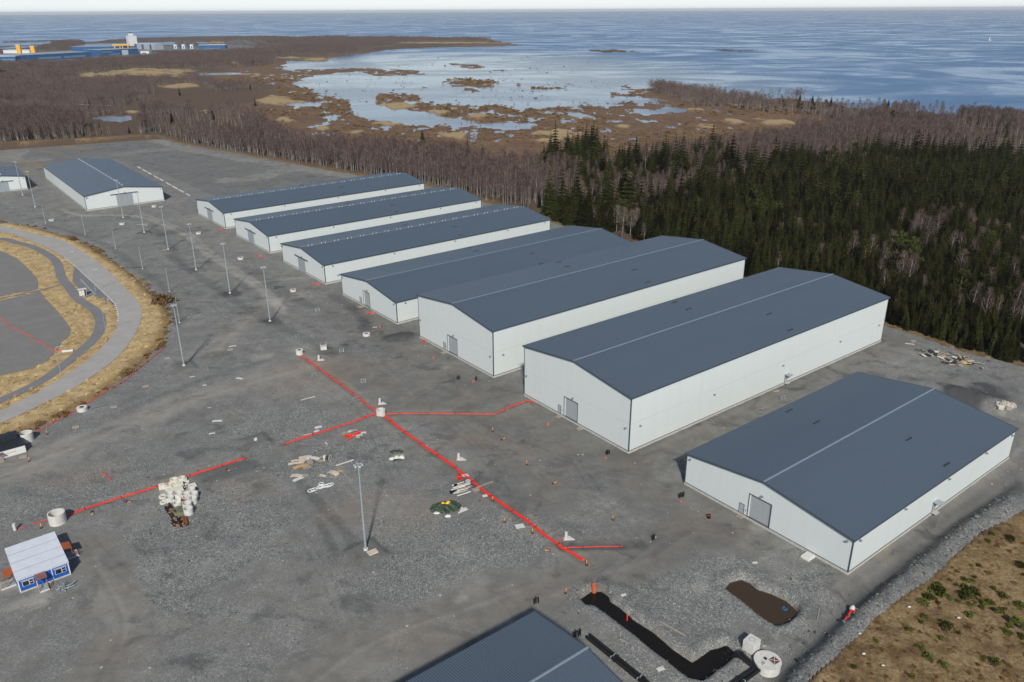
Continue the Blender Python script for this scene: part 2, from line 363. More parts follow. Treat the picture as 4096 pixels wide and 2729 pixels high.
HOLES = [[(355, 478), (400, 468), (520, 465), (545, 485), (500, 496), (400, 497), (360, 490)], [(2530, 456), (2600, 440), (2660, 425), (2760, 432), (2740, 448), (2640, 458)], [(2262, 450), (2330, 452), (2390, 470), (2330, 474), (2280, 462)], [(1165, 410), (1300, 408), (1285, 428), (1190, 430)], [(770, 293), (950, 289), (955, 297), (800, 300)], [(335, 176), (600, 169), (840, 168), (860, 173), (700, 180), (350, 182)], [(0, 190), (150, 182), (165, 187), (0, 198)]]
ISLES = [[(1760, 330), (1850, 314), (1980, 328), (1975, 345), (1850, 352), (1770, 342)], [(1775, 257), (1850, 255), (1950, 270), (1870, 277)], [(2360, 202), (2460, 199), (2560, 209), (2400, 212)], [(2125, 345), (2200, 344), (2255, 356), (2180, 362), (2130, 354)], [(1850, 353), (1920, 362), (1900, 371), (1855, 362)], [(2450, 345), (2500, 344), (2568, 363), (2480, 357)], [(1470, 290), (1560, 284), (1690, 291), (1600, 304), (1480, 302)], [(1960, 281), (2030, 280), (2010, 286), (1965, 285)], [(2040, 339), (2080, 340), (2075, 346), (2045, 345)], [(0, 166), (310, 157), (306, 162), (0, 173)], [(2860, 198), (3020, 203), (3010, 208), (2880, 204)], [(2450, 383), (2475, 385), (2470, 389), (2452, 388)], [(2230, 334), (2280, 334), (2275, 339)]]
REEDS = [(595, 291, 160, 13), (400, 300, 90, 7), (731, 348, 113, 7), (1088, 405, 62, 10), (1150, 407, 60, 6), (294, 474, 33, 6), (526, 454, 27, 5), (815, 457, 18, 5), (1160, 481, 27, 6), (1296, 513, 27, 6), (1440, 533, 25, 7), (1791, 545, 57, 13), (2227, 536, 83, 10), (2192, 561, 60, 9), (1918, 468, 40, 9), (2819, 507, 41, 7), (2946, 489, 32, 6), (3089, 494, 73, 10), (935, 254, 22, 3), (1800, 173, 190, 3), (1300, 240, 70, 4), (1150, 232, 60, 3), (1590, 425, 60, 8), (1760, 452, 45, 7), (2330, 470, 30, 5), (2790, 440, 40, 6), (2500, 508, 40, 5), (1560, 500, 60, 5), (1000, 300, 30, 3)]
TR = np.concatenate([np.geomspace(40, 300, 190, endpoint=False), np.geomspace(300, 7000, 420)])
TX, TY = fan(fine_a, TR)
DY = dline(TX, TY, YARD, True); INY = inpoly(TX, TY, YARD)
def shore_state(X, Y):
    am = np.clip(np.hypot(X, Y)*.012, 3, 30)
    wx = X+am*2*(fbm(X*.03, Y*.03, 41, 4)-.5); wy = Y+am*4*(fbm(X*.03, Y*.03, 51, 4)-.5)
    px, py = project(wx, wy, SEA)
    land = inpoly(px, py, SHORE)
    for h in HOLES: land &= ~inpoly(px, py, h)
    for h in ISLES: land |= inpoly(px, py, h)&(fbm(X*.05, Y*.05, 61, 3) > .36)
    return land, px, py
LAND, TPX, TPY = shore_state(TX, TY)
def reed_mask(X, Y, px, py):
    m = np.zeros(X.shape)
    for cx, cy, a, b in REEDS: m = np.maximum(m, sstep(1.3, .7, np.hypot((px-cx)/a, (py-cy)/b)+2.3*(fbm(X*.09, Y*.045, 71, 5)-.5)))
    return m
REED = reed_mask(TX, TY, TPX, TPY)*LAND
WETP = [(900, 280), (1250, 225), (2100, 165), (2600, 340), (3200, 400), (3250, 520), (2900, 560), (2500, 640), (2250, 670), (1800, 640), (1500, 610), (1150, 550), (1000, 480), (950, 420), (1150, 385), (1150, 350), (800, 330)]
WPW = G(WETP, SEA); dw = dline(TX, TY, WPW, True); dw = np.where(inpoly(TX, TY, WPW), dw, -dw)+120*(fbm(TX*.012, TY*.012, 81, 4)-.5); WET = sstep(-45, 30, dw)
nsh = dline(TX, TY, G(SHORE[14:60], SEA), lim=260)
far = sstep(0, 260, np.where(INY, 0, DY))
TZ = -.35-4.9*far+.5*(fbm(TX*.05, TY*.05, 91, 4)-.5)
TZ = np.where(INY, np.minimum(TZ, -.35-sstep(1.5, 6, DY)*4), TZ)
pud = (fbm(TX*.09, TY*.04, 101, 5)-.5)
TZ = np.where(LAND, TZ*(1-WET)+WET*(-5.75+.55*sstep(-.1, .12, pud)+np.where(pud < -.15-.10*sstep(20, 130, nsh), -.7, 0)), TZ)
TZ = np.where(LAND, np.maximum(TZ, -6.6), -8.0)
TZ += REED*(1.0+.6*(fbm(TX*.3, TY*.3, 111, 2)))
MOOR = ((TX > 0) & (TY < 215)).astype(float)*sstep(330, 200, TY)
TZ = np.where((MOOR > 0) & ~INY, .1+1.1*(fbm(TX*.08, TY*.08, 121, 4)-.5)+.5*(fbm(TX*.5, TY*.5, 131, 3)-.5)-1.6*np.exp(-(dline(TX, TY, G([(4200, 2560), (4040, 2470), (3960, 2415), (3880, 2365)]))/1.0)**2), TZ)
edge = np.exp(-(np.where(INY, 99, DY)/5.5)**2)*((TY > 215) | (TX < 0))
MOORA = np.maximum(MOOR, edge*.9)
keep = ~(INY & (DY > 9)) & (LAND | (np.roll(LAND, 2, 0) | np.roll(LAND, -2, 0) | np.roll(LAND, 2, 1) | np.roll(LAND, -2, 1)))
fan_mesh('terrain', TX, TY, TZ, keep, M_ter, {'reed': REED, 'wet': WET, 'moor': MOORA})
SR = np.geomspace(150, 60000, 110); SX, SY = fan(np.radians(np.linspace(-85, 85, 240)), SR)
cbx, cby = g(1700, 330, SEA); fan_mesh('sea', SX, SY, np.full_like(SX, SEA), np.ones(SX.shape, bool), M_sea, {'calm': sstep(1.7, .5, ell(SX, SY, (cbx, cby), 420, 800))})

# ---- the gravel yard
YR = np.geomspace(42, 760, 560); X, Y = fan(fine_a, YR)
iny = inpoly(X, Y, YARD); dyd = dline(X, Y, YARD, True); sdist = np.where(iny, dyd, -dyd)+1.8*(fbm(X*.22, Y*.22, 29, 4)-.5)
Z = yard_h(X, Y); Z = np.where(sdist < .3, Z-(.3-sdist)*.7, Z)
coarse = np.full(X.shape, .36); tone = np.zeros(X.shape); warm = np.zeros(X.shape); straw = np.zeros(X.shape)
wob = lambda s, k=.25: (fbm(X*k, Y*k, s, 4)-.5)
def paint(arr, k, m, val, mode):
    if mode == 'add': arr[k] += val*m
    else: arr[k] = arr[k]*(1-m)+val*m
def stroke(arr, P, wid, val, s=200, soft=.6, px=True, mode='add'):
    P = smooth_line(G(P) if px else P, 4); lim = wid*2+3; k = (X > P[:, 0].min()-lim) & (X < P[:, 0].max()+lim) & (Y > P[:, 1].min()-lim) & (Y < P[:, 1].max()+lim)
    xx, yy = X[k], Y[k]; d = dline(xx, yy, P, lim=lim); c = d < lim; k2 = np.flatnonzero(k.ravel())[c]; xx, yy, d = xx[c], yy[c], d[c]
    m = sstep(wid*(1+soft), wid*(1-soft), d+wid*1.1*(fbm(xx*.25, yy*.25, s, 4)-.5)); paint(arr.ravel(), k2, m, val, mode)
def blob(arr, p, a, b, val, ang=0, s=300, mode='add'):
    c = g(*p); R0 = max(a, b)*1.9; k = (np.abs(X-c[0]) < R0) & (np.abs(Y-c[1]) < R0); xx, yy = X[k], Y[k]
    e = ell(xx, yy, c, a, b, ang)+.9*(fbm(xx*.18, yy*.18, s, 4)-.5); paint(arr.ravel(), np.flatnonzero(k.ravel()), sstep(1.25, .7, e), val, mode)
for p, a, b, v in (((650, 2250), 14, 17, .5), ((300, 1960), 18, 11, .45), ((900, 2100), 14, 16, .55), ((1700, 2200), 16, 12, .6), ((2000, 2150), 10, 10, .5), ((1350, 1830), 16, 9, .5), ((1150, 1700), 14, 9, .5), ((2700, 2420), 13, 10, .55), ((2900, 2280), 8, 6, .5), ((2600, 2620), 7, 6, .5), ((3300, 2330), 10, 5, .6), ((1750, 2480), 12, 8, .6), ((500, 1500), 12, 10, .4), ((900, 1240), 12, 10, .35), ((450, 960), 30, 14, .3), ((1850, 1560), 10, 9, .3), ((2690, 1868), 8, 6, .7), ((3900, 1430), 14, 9, .35)):
    blob(coarse, p, a, b, v, .4)
TOPF = G([(0, 590), (556, 560), (690, 590), (1100, 655), (1430, 715), (900, 800), (640, 690), (420, 625), (170, 660), (0, 680)])
m = inpoly(X, Y, TOPF); coarse = np.where(m, np.maximum(coarse, .5), coarse); tone = np.where(m, tone-.25, tone)
stroke(coarse, [(0, 590), (300, 570), (556, 556), (640, 565), (760, 600), (1100, 660), (1300, 690), (1440, 712)], 5.5, 0, mode='set'); stroke(tone, [(0, 590), (300, 570), (556, 556), (640, 565), (760, 600), (1100, 660), (1300, 690), (1440, 712)], 5.5, .16, mode='set', soft=.25)
for P, wd in (([(100, 560), (60, 610), (40, 640), (150, 640)], 9), ([(720, 590), (640, 600), (560, 608), (480, 618)], 8), ([(1180, 665), (1110, 690), (1010, 715), (920, 722)], 9)):
    stroke(coarse, P, wd, 0, mode='set', soft=.2); stroke(tone, P, wd, .14, mode='set', soft=.2)
TRK = [(250, 840), (327, 862), (551, 866), (729, 935), (818, 1009), (935, 1089), (1047, 1163), (1130, 1250)]
stroke(tone, TRK, 1.5, .42, 201); stroke(coarse, TRK, 4, 0, 202, mode='set'); stroke(tone, [(x+14, y-12) for x, y in TRK[2:]], .9, .3, 203); stroke(tone, [(1010, 1130), (1100, 1122), (1240, 1110)], 1.2, .3, 204)
for P, wd, tn in (([(0, 1900), (280, 1790), (650, 1640), (900, 1560), (1100, 1500), (1330, 1440)], 5, .2), ([(860, 1400), (960, 1300), (1060, 1220), (1200, 1180)], 4, .16), ([(1700, 2729), (2100, 2430), (2390, 2300), (2610, 2230), (2780, 2130), (2960, 2160)], 5, -.16),
    ([(3420, 2330), (3700, 2130), (4000, 1930), (4100, 1860)], 5, -.14), ([(2560, 1815), (2900, 1660), (3300, 1480), (3540, 1370)], 7.5, -.26), ([(1400, 1230), (1650, 1400), (1950, 1560), (2300, 1780), (2560, 1900), (2800, 2060)], 10, -.27), ([(1350, 1450), (1600, 1560), (1800, 1650), (2050, 1830), (2200, 1950)], 8, -.2), ([(400, 2729), (500, 2500), (420, 2330), (350, 2180)], 5, .04), ([(1250, 2729), (1500, 2560), (1900, 2420), (2150, 2330)], 6, .0)):
    stroke(coarse, P, wd, 0, 205, mode='set'); stroke(tone, P, wd, tn, 206); stroke(warm, P, wd, .25, 207)
    stroke(tone, [(x+9, y+4) for x, y in P], .5, .14, 208, .9); stroke(tone, [(x-12, y-6) for x, y in P], .5, -.12, 209, .9)
for P, wd, v in (([(1201, 1929), (1300, 2040), (1411, 2167)], 1.3, -.4), ([(1270, 2080), (1340, 2190)], 1.0, -.4), ([(TALL[2]), (921, 1190), (786, 1100), (674, 1020)], 1.8, -.35), ([(719, 1294), (679, 1175), (571, 1085), (463, 1004), (341, 945), (183, 900)], 1.8, -.3), ([(1081, 1290), (1170, 1330), (1330, 1410)], 2.2, -.3), ([(1330, 1180), (1430, 1250), (1470, 1320)], 2.2, -.38), ([(500, 1640), (700, 1560), (900, 1490), (1040, 1450)], 1.3, -.3), ([(1010, 1080), (1120, 1160), (1250, 1230)], 2.4, -.35), ([(737, 1468), (800, 1400), (840, 1360)], .6, -.35), ([(600, 905), (660, 960), (740, 1060)], 2, -.25), ([(1800, 1880), (2050, 1990), (2260, 2120)], 3.0, -.22), ([(2251, 2184), (2400, 2180), (2560, 2182)], 1.5, -.5)):  # thin strip from the verge-bend mast is its cast shadow painted into tone
    stroke(tone, P, wd, v, 210)
for p, a, b, v in (((1595, 1348), 6, 3.5, -.65), ((3880, 1592), 17, 6, -1.0), ((4018, 1642), 2.6, 1.5, .25), ((905, 1885), 7, 4, -.5), ((870, 1420), 5, 3, -.4), ((1340, 1400), 6, 3, -.3), ((1400, 1370), 4, 3, -.35), ((985, 1240), 6, 5, -.3), ((900, 1180), 6, 4, -.35), ((690, 930), 9, 5, -.4), ((1470, 1140), 5, 3, -.3), ((700, 2320), 6, 4, .06), ((620, 2255), 4.5, 3.5, .08), ((3180, 2110), 2.5, 2, .35), ((2800, 2350), 2, 1.6, .4), ((2480, 2440), 2, 1.2, .35), ((1840, 2400), 2, 1, .3), ((2620, 1835), 3.5, 1.8, .35), ((1040, 1430), 4, 2, .42), ((1960, 1360), 2, 1.4, .35), ((1780, 1470), 1.8, 1.2, .35), ((2700, 2630), 2.6, 1.6, .3), ((130, 2400), 3, 1.5, .4), ((20, 2350), 2.5, 1.5, .45), ((150, 2420), 2, 1, .4), ((3040, 2100), 3, 2, .3), ((3220, 2440), 3, 2, -.45), ((1180, 1400), 4, 2.5, .15)):
    blob(tone, p, a, b, v, .5)
tr_ = random.Random(5)
for k in range(46):
    c = (tr_.uniform(-95, 45), tr_.uniform(95, 330)); a = R_(tr_.choice((38, -52, -52, 20, -75)))+tr_.gauss(0, .25); cv = tr_.gauss(0, .012); P = []; p_ = np.array(c)
    for j in range(9): P.append(tuple(p_)); p_ = p_+5*np.array([math.cos(a), math.sin(a)]); a += cv*5
    v_ = tr_.choice((.13, .16, -.14, -.17, .1)); P = np.array(P)
    for o_ in (0, 1.9): stroke(tone, offset(P, o_), .32, v_, 400+k, .9, False)
for p in TALL+[(1024, 1766)]:
    c = g(*p); e = np.maximum(np.abs((X-c[0])*.62-(Y-c[1])*.785), np.abs((X-c[0])*.785+(Y-c[1])*.62)); k = sstep(4.2, 3.0, e+.8*wob(17)); tone -= .34*k; coarse = coarse*(1-k)+.1*k
for p, a, b in (((300, 590), 18, 7), ((205, 608), 13, 5), ((160, 660), 22, 6), ((90, 690), 10, 6), ((40, 612), 7, 5), ((400, 572), 8, 3)): blob(straw, p, a, b, .9, -.5)
for p, a, b in (((1300, 1480), 16, 8), ((1550, 2050), 14, 9), ((1150, 1560), 12, 6), ((300, 1900), 12, 6), ((1000, 1950), 9, 6), ((3500, 2200), 5, 3), ((1850, 1760), 9, 3)): blob(warm, p, a, b, .45)
dd = dline(X, Y, DITCH, lim=16); rt = (X > 5) & (X < 165) & (Y < 205)
tone = np.where(rt, tone-.6*np.exp(-(dd/2.5)**2)+.25*np.exp(-((dd-4.2)/.7)**2)*(sdist > 6), tone); coarse = np.where(rt & (sdist < 6.5) & (dd > 1.6), 1.0, coarse); tone = np.where(rt & (sdist < 6.5) & (dd > 1.6), tone-.2, tone)
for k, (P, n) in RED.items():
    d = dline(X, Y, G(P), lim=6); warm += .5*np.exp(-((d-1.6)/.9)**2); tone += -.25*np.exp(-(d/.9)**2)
for P in (PIT1, PIT2):
    d = dline(X, Y, P, True); d = np.where(inpoly(X, Y, P), -d, d); coarse = np.where(d < 3.0, .8, coarse); warm += .6*sstep(1.0, .1, np.abs(d)); 
fan_mesh('gravel_yard', X, Y, Z, sdist > -3, M_yard, {'coarse': np.clip(coarse, 0, 1), 'tone': tone, 'warm': np.clip(warm, 0, 1), 'straw': np.clip(straw, 0, 1)})
COARSE_F = (X, Y, Z, coarse, sdist, dd)
for P, nm, c in ((PIT1, 'trench_water', (.010, .008, .006)), (PIT2, 'pond_water', (.055, .036, .022))):
    n = len(P); ar = sum(P[k-1][0]*P[k][1]-P[k][0]*P[k-1][1] for k in range(n)); sg = 1 if ar > 0 else -1; V = []
    for k in range(n):
        t = P[(k+1) % n]-P[k-1]; t = t/np.hypot(*t); V.append((P[k][0]+sg*t[1]*1.5, P[k][1]-sg*t[0]*1.5, -.9))
    struct(MB().add(V, [tuple(range(n))[::sg]]).build(nm, still_water(nm, c)))

# ------------------------------------------------------------------ verge, road, path, lot on the left
VERGE = [(-260, 860), (0, 888), (140, 911), (299, 958), (374, 995), (449, 1042), (533, 1103), (607, 1173), (660, 1225), (676, 1262), (673, 1300), (654, 1362), (617, 1404), (514, 1497), (327, 1623), (140, 1712), (0, 1764), (-500, 1960)]
def grass_material():
    q = N('dry_grass'); n1 = q.noise(.25, 5, .65); n2 = q.noise(2.2, 5, .8)
    f = q.math('ADD', q.math('MULTIPLY', n1, .5), q.math('MULTIPLY', n2, .5))
    c = q.ramp(f, [(.33, (.17, .115, .055)), (.46, (.42, .30, .15)), (.60, (.62, .47, .26))])
    ed = q.math('MULTIPLY', q.attr('edge'), q.mrange(n1, .35, .6, .35, 1.0), True)
    c = q.mix(q.math('MULTIPLY', ed, .85), c, q.ramp(n2, [(.3, (.075, .046, .020)), (.7, (.24, .145, .062))]))
    q.set('Base Color', c).set('Roughness', .95).set('Specular IOR Level', .1).bump(n2, .8, .3); return q.m
M_grass = grass_material()
VW = smooth_line(G(VERGE), 5); vpoly = np.concatenate([VW, [(-330, 150), (-420, 420)]])
gx, gy = fan(np.radians(np.arange(-60, -18, .16)), np.geomspace(150, 480, 330))
dv = dline(gx, gy, vpoly, True); iv = inpoly(gx, gy, vpoly); sv = np.where(iv, dv, -dv)+.9*(fbm(gx*.5, gy*.5, 15, 3)-.5)
gz = .03+.42*sstep(-.6, 2.5, sv)-.5*sstep(0, -1.2, sv)+.10*(fbm(gx*.7, gy*.7, 19, 3)-.5)
rd_out = [(-300, 870), (0, 906), (140, 939), (252, 966), (346, 1019), (430, 1084), (505, 1160), (551, 1208), (568, 1256), (551, 1320), (486, 1418), (374, 1507), (234, 1591), (0, 1700), (-400, 1880)]
rd_in = [(-300, 895), (0, 930), (93, 956), (201, 1000), (280, 1051), (346, 1110), (405, 1165), (455, 1215), (471, 1255), (470, 1300), (449, 1348), (374, 1427), (234, 1525), (0, 1651), (-400, 1825)]
pa = [(-300, 935), (0, 958), (60, 972), (117, 986), (187, 1019), (229, 1056), (248, 1114), (276, 1151), (318, 1203), (374, 1240), (400, 1273), (402, 1310), (383, 1352), (336, 1399), (262, 1460), (164, 1530), (0, 1607), (-400, 1780)]
LOT1 = [(-300, 985), (0, 1005), (70, 1037), (126, 1089), (154, 1126), (152, 1161), (0, 1190), (-300, 1250)]
LOT2 = [(-300, 1262), (0, 1207), (163, 1170), (187, 1203), (224, 1240), (262, 1287), (285, 1322), (280, 1348), (248, 1376), (206, 1436), (164, 1464), (93, 1488), (0, 1507), (-300, 1600)]
LAYBY = [(290, 1128), (300, 1058), (330, 1080), (470, 1238), (437, 1211), (375, 1186), (345, 1194)]
def flat_sheet(name, W_, z, m, kind='structure'):
    return struct(MB().add([(x, y, z) for x, y in W_], [tuple(range(len(W_)))]).build(name, m), kind)
def ribbon(name, A, B, z, m):
    n = len(A); return struct(MB().add([(x, y, z) for x, y in A]+[(x, y, z) for x, y in B], [(i, i+1, n+i+1, n+i) for i in range(n-1)]).build(name, m))
ro = smooth_line(G(rd_out), 6); ri = smooth_line(G(rd_in), 6); pw = smooth_line(G(pa), 6)
# press the grass flat under road, path and lots so they lie flush in it
flat = np.zeros(gx.shape, bool); rpoly = np.concatenate([ro, ri[::-1]])
flat |= inpoly(gx, gy, rpoly) | (dline(gx, gy, ro) < .6) | (dline(gx, gy, ri) < .6) | (dline(gx, gy, pw) < 2.3) | (dline(gx, gy, G([(-200, 1240), (0, 1199), (160, 1166), (250, 1140)])) < 1.1)
for L in (LOT1, LOT2, LAYBY):
    LW = G(L); flat |= inpoly(gx, gy, LW) | (dline(gx, gy, LW, True) < .5)
gz = np.where(flat, np.minimum(gz, .30), gz+.22*sstep(.6, 2, sv)*fbm(gx*.35, gy*.35, 33, 3))
eo = dline(gx, gy, VW); fan_mesh('grass_verge', gx, gy, gz, sv > -1.6, M_grass, {'edge': sstep(4.5, 1.0, eo+2.4*(fbm(gx*.3, gy*.3, 35, 3)-.5))*(sv < 6)})
M_road = asphalt('road_asphalt', (.40, .385, .365)); M_path = asphalt('path_asphalt', (.215, .215, .22)); M_lot = asphalt('lot_asphalt', (.225, .217, .205))
M_line = mat('road_paint', (.72, .71, .68), .7, .1, 3)
ribbon('road', ro, ri, .40, M_road)
ribbon('path', offset(pw, 1.75), offset(pw, -1.75), .404, M_path)
flat_sheet('parking_lot', G(LOT1), .396, M_lot); flat_sheet('parking_lot', G(LOT2), .396, M_lot)
flat_sheet('bus_bay', G(LAYBY), .392, M_path)
cp = smooth_line(G([(-200, 1240), (0, 1199), (160, 1166), (250, 1140)]), 4); ribbon('foot_path', offset(cp, .8), offset(cp, -.8), .41, M_path)
mk = MB(); li = ri[(ri[:, 1] < 345) & (ri[:, 1] > 262)]
Ls = np.concatenate([[0], np.cumsum(np.hypot(*np.diff(li, axis=0).T))])
for s0 in np.arange(1, Ls[-1]-2, 2.5):
    a = [np.interp(s0, Ls, li[:, k]) for k in (0, 1)]; b = [np.interp(s0+1.25, Ls, li[:, k]) for k in (0, 1)]
    d = np.array(b)-np.array(a); nn = np.array([-d[1], d[0]])/np.hypot(*d)*.22
    mk.add([(a[0]+nn[0], a[1]+nn[1], .406), (a[0]-nn[0], a[1]-nn[1], .406), (b[0]-nn[0], b[1]-nn[1], .406), (b[0]+nn[0], b[1]+nn[1], .406)], [(0, 1, 2, 3)])
struct(mk.build('lane_marking', M_line))
kl = G([(323, 1122), (381, 1183)]); k0, k1 = kl; d = (k1-k0)/np.hypot(*(k1-k0)); nn = np.array([-d[1], d[0]])*.15
struct(MB().prism([tuple(k0+nn), tuple(k0-nn), tuple(k1-nn), tuple(k1+nn)], .39, .52).build('kerb', mat('kerb_stone', (.42, .41, .38))))

# ------------------------------------------------------------------ halls
def wall_material(name, c):
    q = N(name); v = q.scale((1, 1, .02)); f = q.noise(1.1, 2, .5, v); st = q.noise(.35, 5, .7, q.scale((1, 1, .12)))
    col = q.mix(f, tuple(x*.965 for x in c), tuple(min(1, x*1.03) for x in c)); col = q.mix(q.mrange(st, .55, .8, 0, .14), col, (.52, .52, .48))
    q.set('Base Color', col).set('Roughness', .5).set('Specular IOR Level', .35); return q.m
def roof_material():
    q = N('roof_sheet'); f = q.noise(.12, 5, .6, q.scale((1, .25, 1))); p = q.noise(1.3, 3, .6)
    col = q.mix(f, (.070, .096, .128), (.088, .118, .155)); col = q.mix(q.math('MULTIPLY', p, .18), col, (.12, .145, .18))
    q.set('Base Color', col).set('Roughness', .36).set('Specular IOR Level', .5); return q.m
M_wall = wall_material('wall_panel_white', (.625, .668, .658)); M_roof = roof_material()
M_trim = mat('slate_trim', (.06, .08, .10), .45, .08); M_ridge = mat('ridge_sheet', (.19, .235, .285), .4, .08)
M_conc = mat('concrete', (.47, .455, .41), .9, .16, 1.6, bump=.2); M_concw = mat('concrete_new', (.60, .59, .55), .9, .12, 1.8, bump=.2)
M_gate = mat('gate_sheet', (.36, .385, .40), .45, .05); M_gated = mat('gate_slide', (.30, .335, .36), .5, .05); M_dark = mat('dark_metal', (.035, .04, .045), .5, .15)
M_galv = mat('galvanised', (.36, .41, .44), .45, .12, 3, metal=.25); M_joint = mat('joint_strip', (.25, .27, .28), .6, .05)
M_glass = mat('glass_dark', (.02, .025, .03), .08, .1, spec=.6)
def hall(label, ox, oy, yaw, W_, L_, e, r, style, gate=(17.0, 22.3), door=(14.6, 15.7), gh=5.7, canopy=None, plain=False):
    t = thing('warehouse_hall', label, 'warehouse', (ox, oy, 0), R_(yaw)-math.pi/2, None)
    pl = .75; g0, g1 = gate; gb = .55 if style != 'slide' else .15; slide = style == 'slide'
    MB().bb(-.06, g0, -.06, .3, -1, pl).bb(g1, W_+.06, -.06, .3, -1, pl).bb(g0, g1, -.02, .3, -1, gb).bb(-.06, .3, .3, L_+.06, -1, pl).bb(W_-.3, W_+.06, .3, L_+.06, -1, pl).bb(.3, W_-.3, L_-.3, L_+.06, -1, pl).build('plinth', M_conc, t)
    gt = gb+gh; rz = lambda x: e+(r-e)*(1-abs(x-W_/2)/(W_/2))
    mid = 7.9 if e > 12 else None; J = mid
    # front gable, built round the gate opening
    def front(name, z0, z1fn, holes):
        m = MB(); xs = sorted({0, W_/2, W_} | {h for q in holes for h in q[:2]})
        for a, b in zip(xs[:-1], xs[1:]):
            hs = [q for q in holes if q[0] <= a and q[1] >= b]
            if hs:
                q = hs[0]
                if q[2] > z0+.01: m.vprism([(a, z0), (b, z0), (b, q[2]), (a, q[2])], 0, .2)
                m.vprism([(a, q[3]), (b, q[3]), (b, z1fn(b)), (a, z1fn(a))], 0, .2)
            else: m.vprism([(a, z0), (b, z0), (b, z1fn(b)), (a, z1fn(a))], 0, .2)
        return m.build(name, M_wall, t)
    hl = [(g0, g1, pl, gt)]
    if mid: front('wall_panel', pl, lambda x: J, hl); front('wall_panel', J+.05, lambda x: rz(x)-.02, [])
    else: front('wall_panel', pl, lambda x: rz(x)-.02, hl)
    bands = [(pl, J), (J+.05, e)] if mid else [(pl, e)]
    for z0, z1 in bands:
        MB().bb(W_-.2, W_, .2, L_-.2, z0, z1).build('wall_panel', M_wall, t); MB().bb(0, .2, .2, L_-.2, z0, z1).build('wall_panel', M_wall, t)
    bm = MB(); bm.vprism([(0, pl), (W_, pl), (W_, e-.02), (W_/2, r-.02), (0, e-.02)], L_-.2, L_); bm.build('wall_panel', M_wall, t)
    MB().bb(-.09, W_+.09, -.09, L_+.09, pl-.1, pl+.02).build('drip_trim', M_trim, t)
    if mid: MB().bb(.02, W_-.02, .02, L_-.02, J-.02, J+.07).build('joint_strip', M_joint, t)
    for x, y in ((0, 0), (W_, 0), (W_, L_), (0, L_)):
        sx = -1 if x == 0 else 1; sy = -1 if y == 0 else 1
        MB().bb(min(x+sx*.03, x-sx*.22), max(x+sx*.03, x-sx*.22), min(y+sy*.03, y-sy*.22), max(y+sy*.03, y-sy*.22), pl+.03, e-.05).build('corner_trim', M_trim, t)
    # corrugated roof slopes
    ov = .35; p = .42; n = int((L_+2*ov)/p); sl_ = (r-e)/(W_/2); roofo = None
    for s in (0, 1):
        V = []; F = []; xe = -ov if s == 0 else W_+ov; xr = W_/2; ze = e-ov*sl_
        ys = []
        for k in range(n): y = -ov+k*p; ys += [(y, 0), (y+.2, 0), (y+.25, .09), (y+.37, .09)]
        ys.append((-ov+n*p, 0))
        for y, h in ys: V += [(xe, y, ze+h+.06), (xr, y, r+h+.06)]
        for k in range(len(ys)-1): F.append((2*k, 2*k+1, 2*k+3, 2*k+2) if s else (2*k, 2*k+2, 2*k+3, 2*k+1))
        b = MB().add(V, F); b.add([(xe, -ov, ze), (xr, -ov, r), (xr, L_+ov, r), (xe, L_+ov, ze)], [(0, 1, 2, 3)])
        q = b.build('roof_slope', M_roof, t)
        if roofo is None: roofo = q
        MB().vprism([(xe, ze-.25), (xe+(.08 if s == 0 else -.08), ze-.25), (xe+(.08 if s == 0 else -.08), ze+.13), (xe, ze+.13)], -ov, L_+ov).build('eaves_trim', M_trim if s else M_trim, t)
        # fall-protection steps on the slope
        for (fx, fy) in (((.55, .47), (.12, .50)) if s == 0 else ((.42, .60), (.90, .57))):
            x = W_/2*fx if s == 0 else W_/2+W_/2*fx; y = L_*fy; zz = rz(x)+.17
            lb = MB(); 
            for k in (-1, 0, 1): lb.bb(x-.2, x+.2, y+k*.95-.09, y+k*.95+.09, zz-.08, zz+.16)
            lb.bb(x-.05, x+.05, y-1.3, y+1.3, zz+.16, zz+.21); lb.build('roof_anchor', M_dark, q)
    for y0 in (-ov-.05, L_+ov-.05):
        MB().vprism([(-ov, e-ov*sl_-.28), (W_/2, r-.28), (W_+ov, e-ov*sl_-.28), (W_+ov, e-ov*sl_+.16), (W_/2, r+.16), (-ov, e-ov*sl_+.16)], y0, y0+.1).build('verge_trim', M_trim, t)
    rc = .18 if slide else .27
    MB().vprism([(W_/2-rc, r+.16-rc*sl_), (W_/2, r+.12), (W_/2+rc, r+.16-rc*sl_), (W_/2+rc, r+.20-rc*sl_), (W_/2, r+.26), (W_/2-rc, r+.20-rc*sl_)], -ov, L_+ov).build('ridge_cap', M_ridge, roofo)
    if slide:
        rp = MB()
        for k in range(int(L_/6)): 
            for d in (0, 1.7): y = 3+k*6+d; rp.cyl((W_/2+.4, y, r+.1), (W_/2+.4, y, r+.55), .1, n=6).cyl((W_/2+.4, y, r+.55), (W_/2+.4, y, r+.68), .2, n=8)
        struct(rp.build('ridge_vents', mat('vent_white', (.7, .7, .68)), roofo), 'stuff')
    # gate
    if slide:
        gm = MB(); nleaf = 3
        for k in range(nleaf):
            a = g0-.3+(g1-g0+.6)*k/nleaf; b = g0-.3+(g1-g0+.6)*(k+1)/nleaf-.05
            lf = MB().bb(a, b, -.16, -.08, gb, gt+.1)
            lf.build('gate_leaf', M_gated, t)
        MB().bb(g0-3.2, g1+3.2, -.32, -.04, gt+.15, gt+.5).build('gate_rail', M_trim, t)
    else:
        gm = MB(); ns = 14
        for k in range(ns): z0 = gb+gh*k/ns; gm.bb(g0+.25, g1, .22, .30+.0*k, z0, z0+gh/ns-.06)
        gm.bb(g0+.25, g1, .30, .36, gb, gt)
        go = gm.build('gate', M_gate, t)
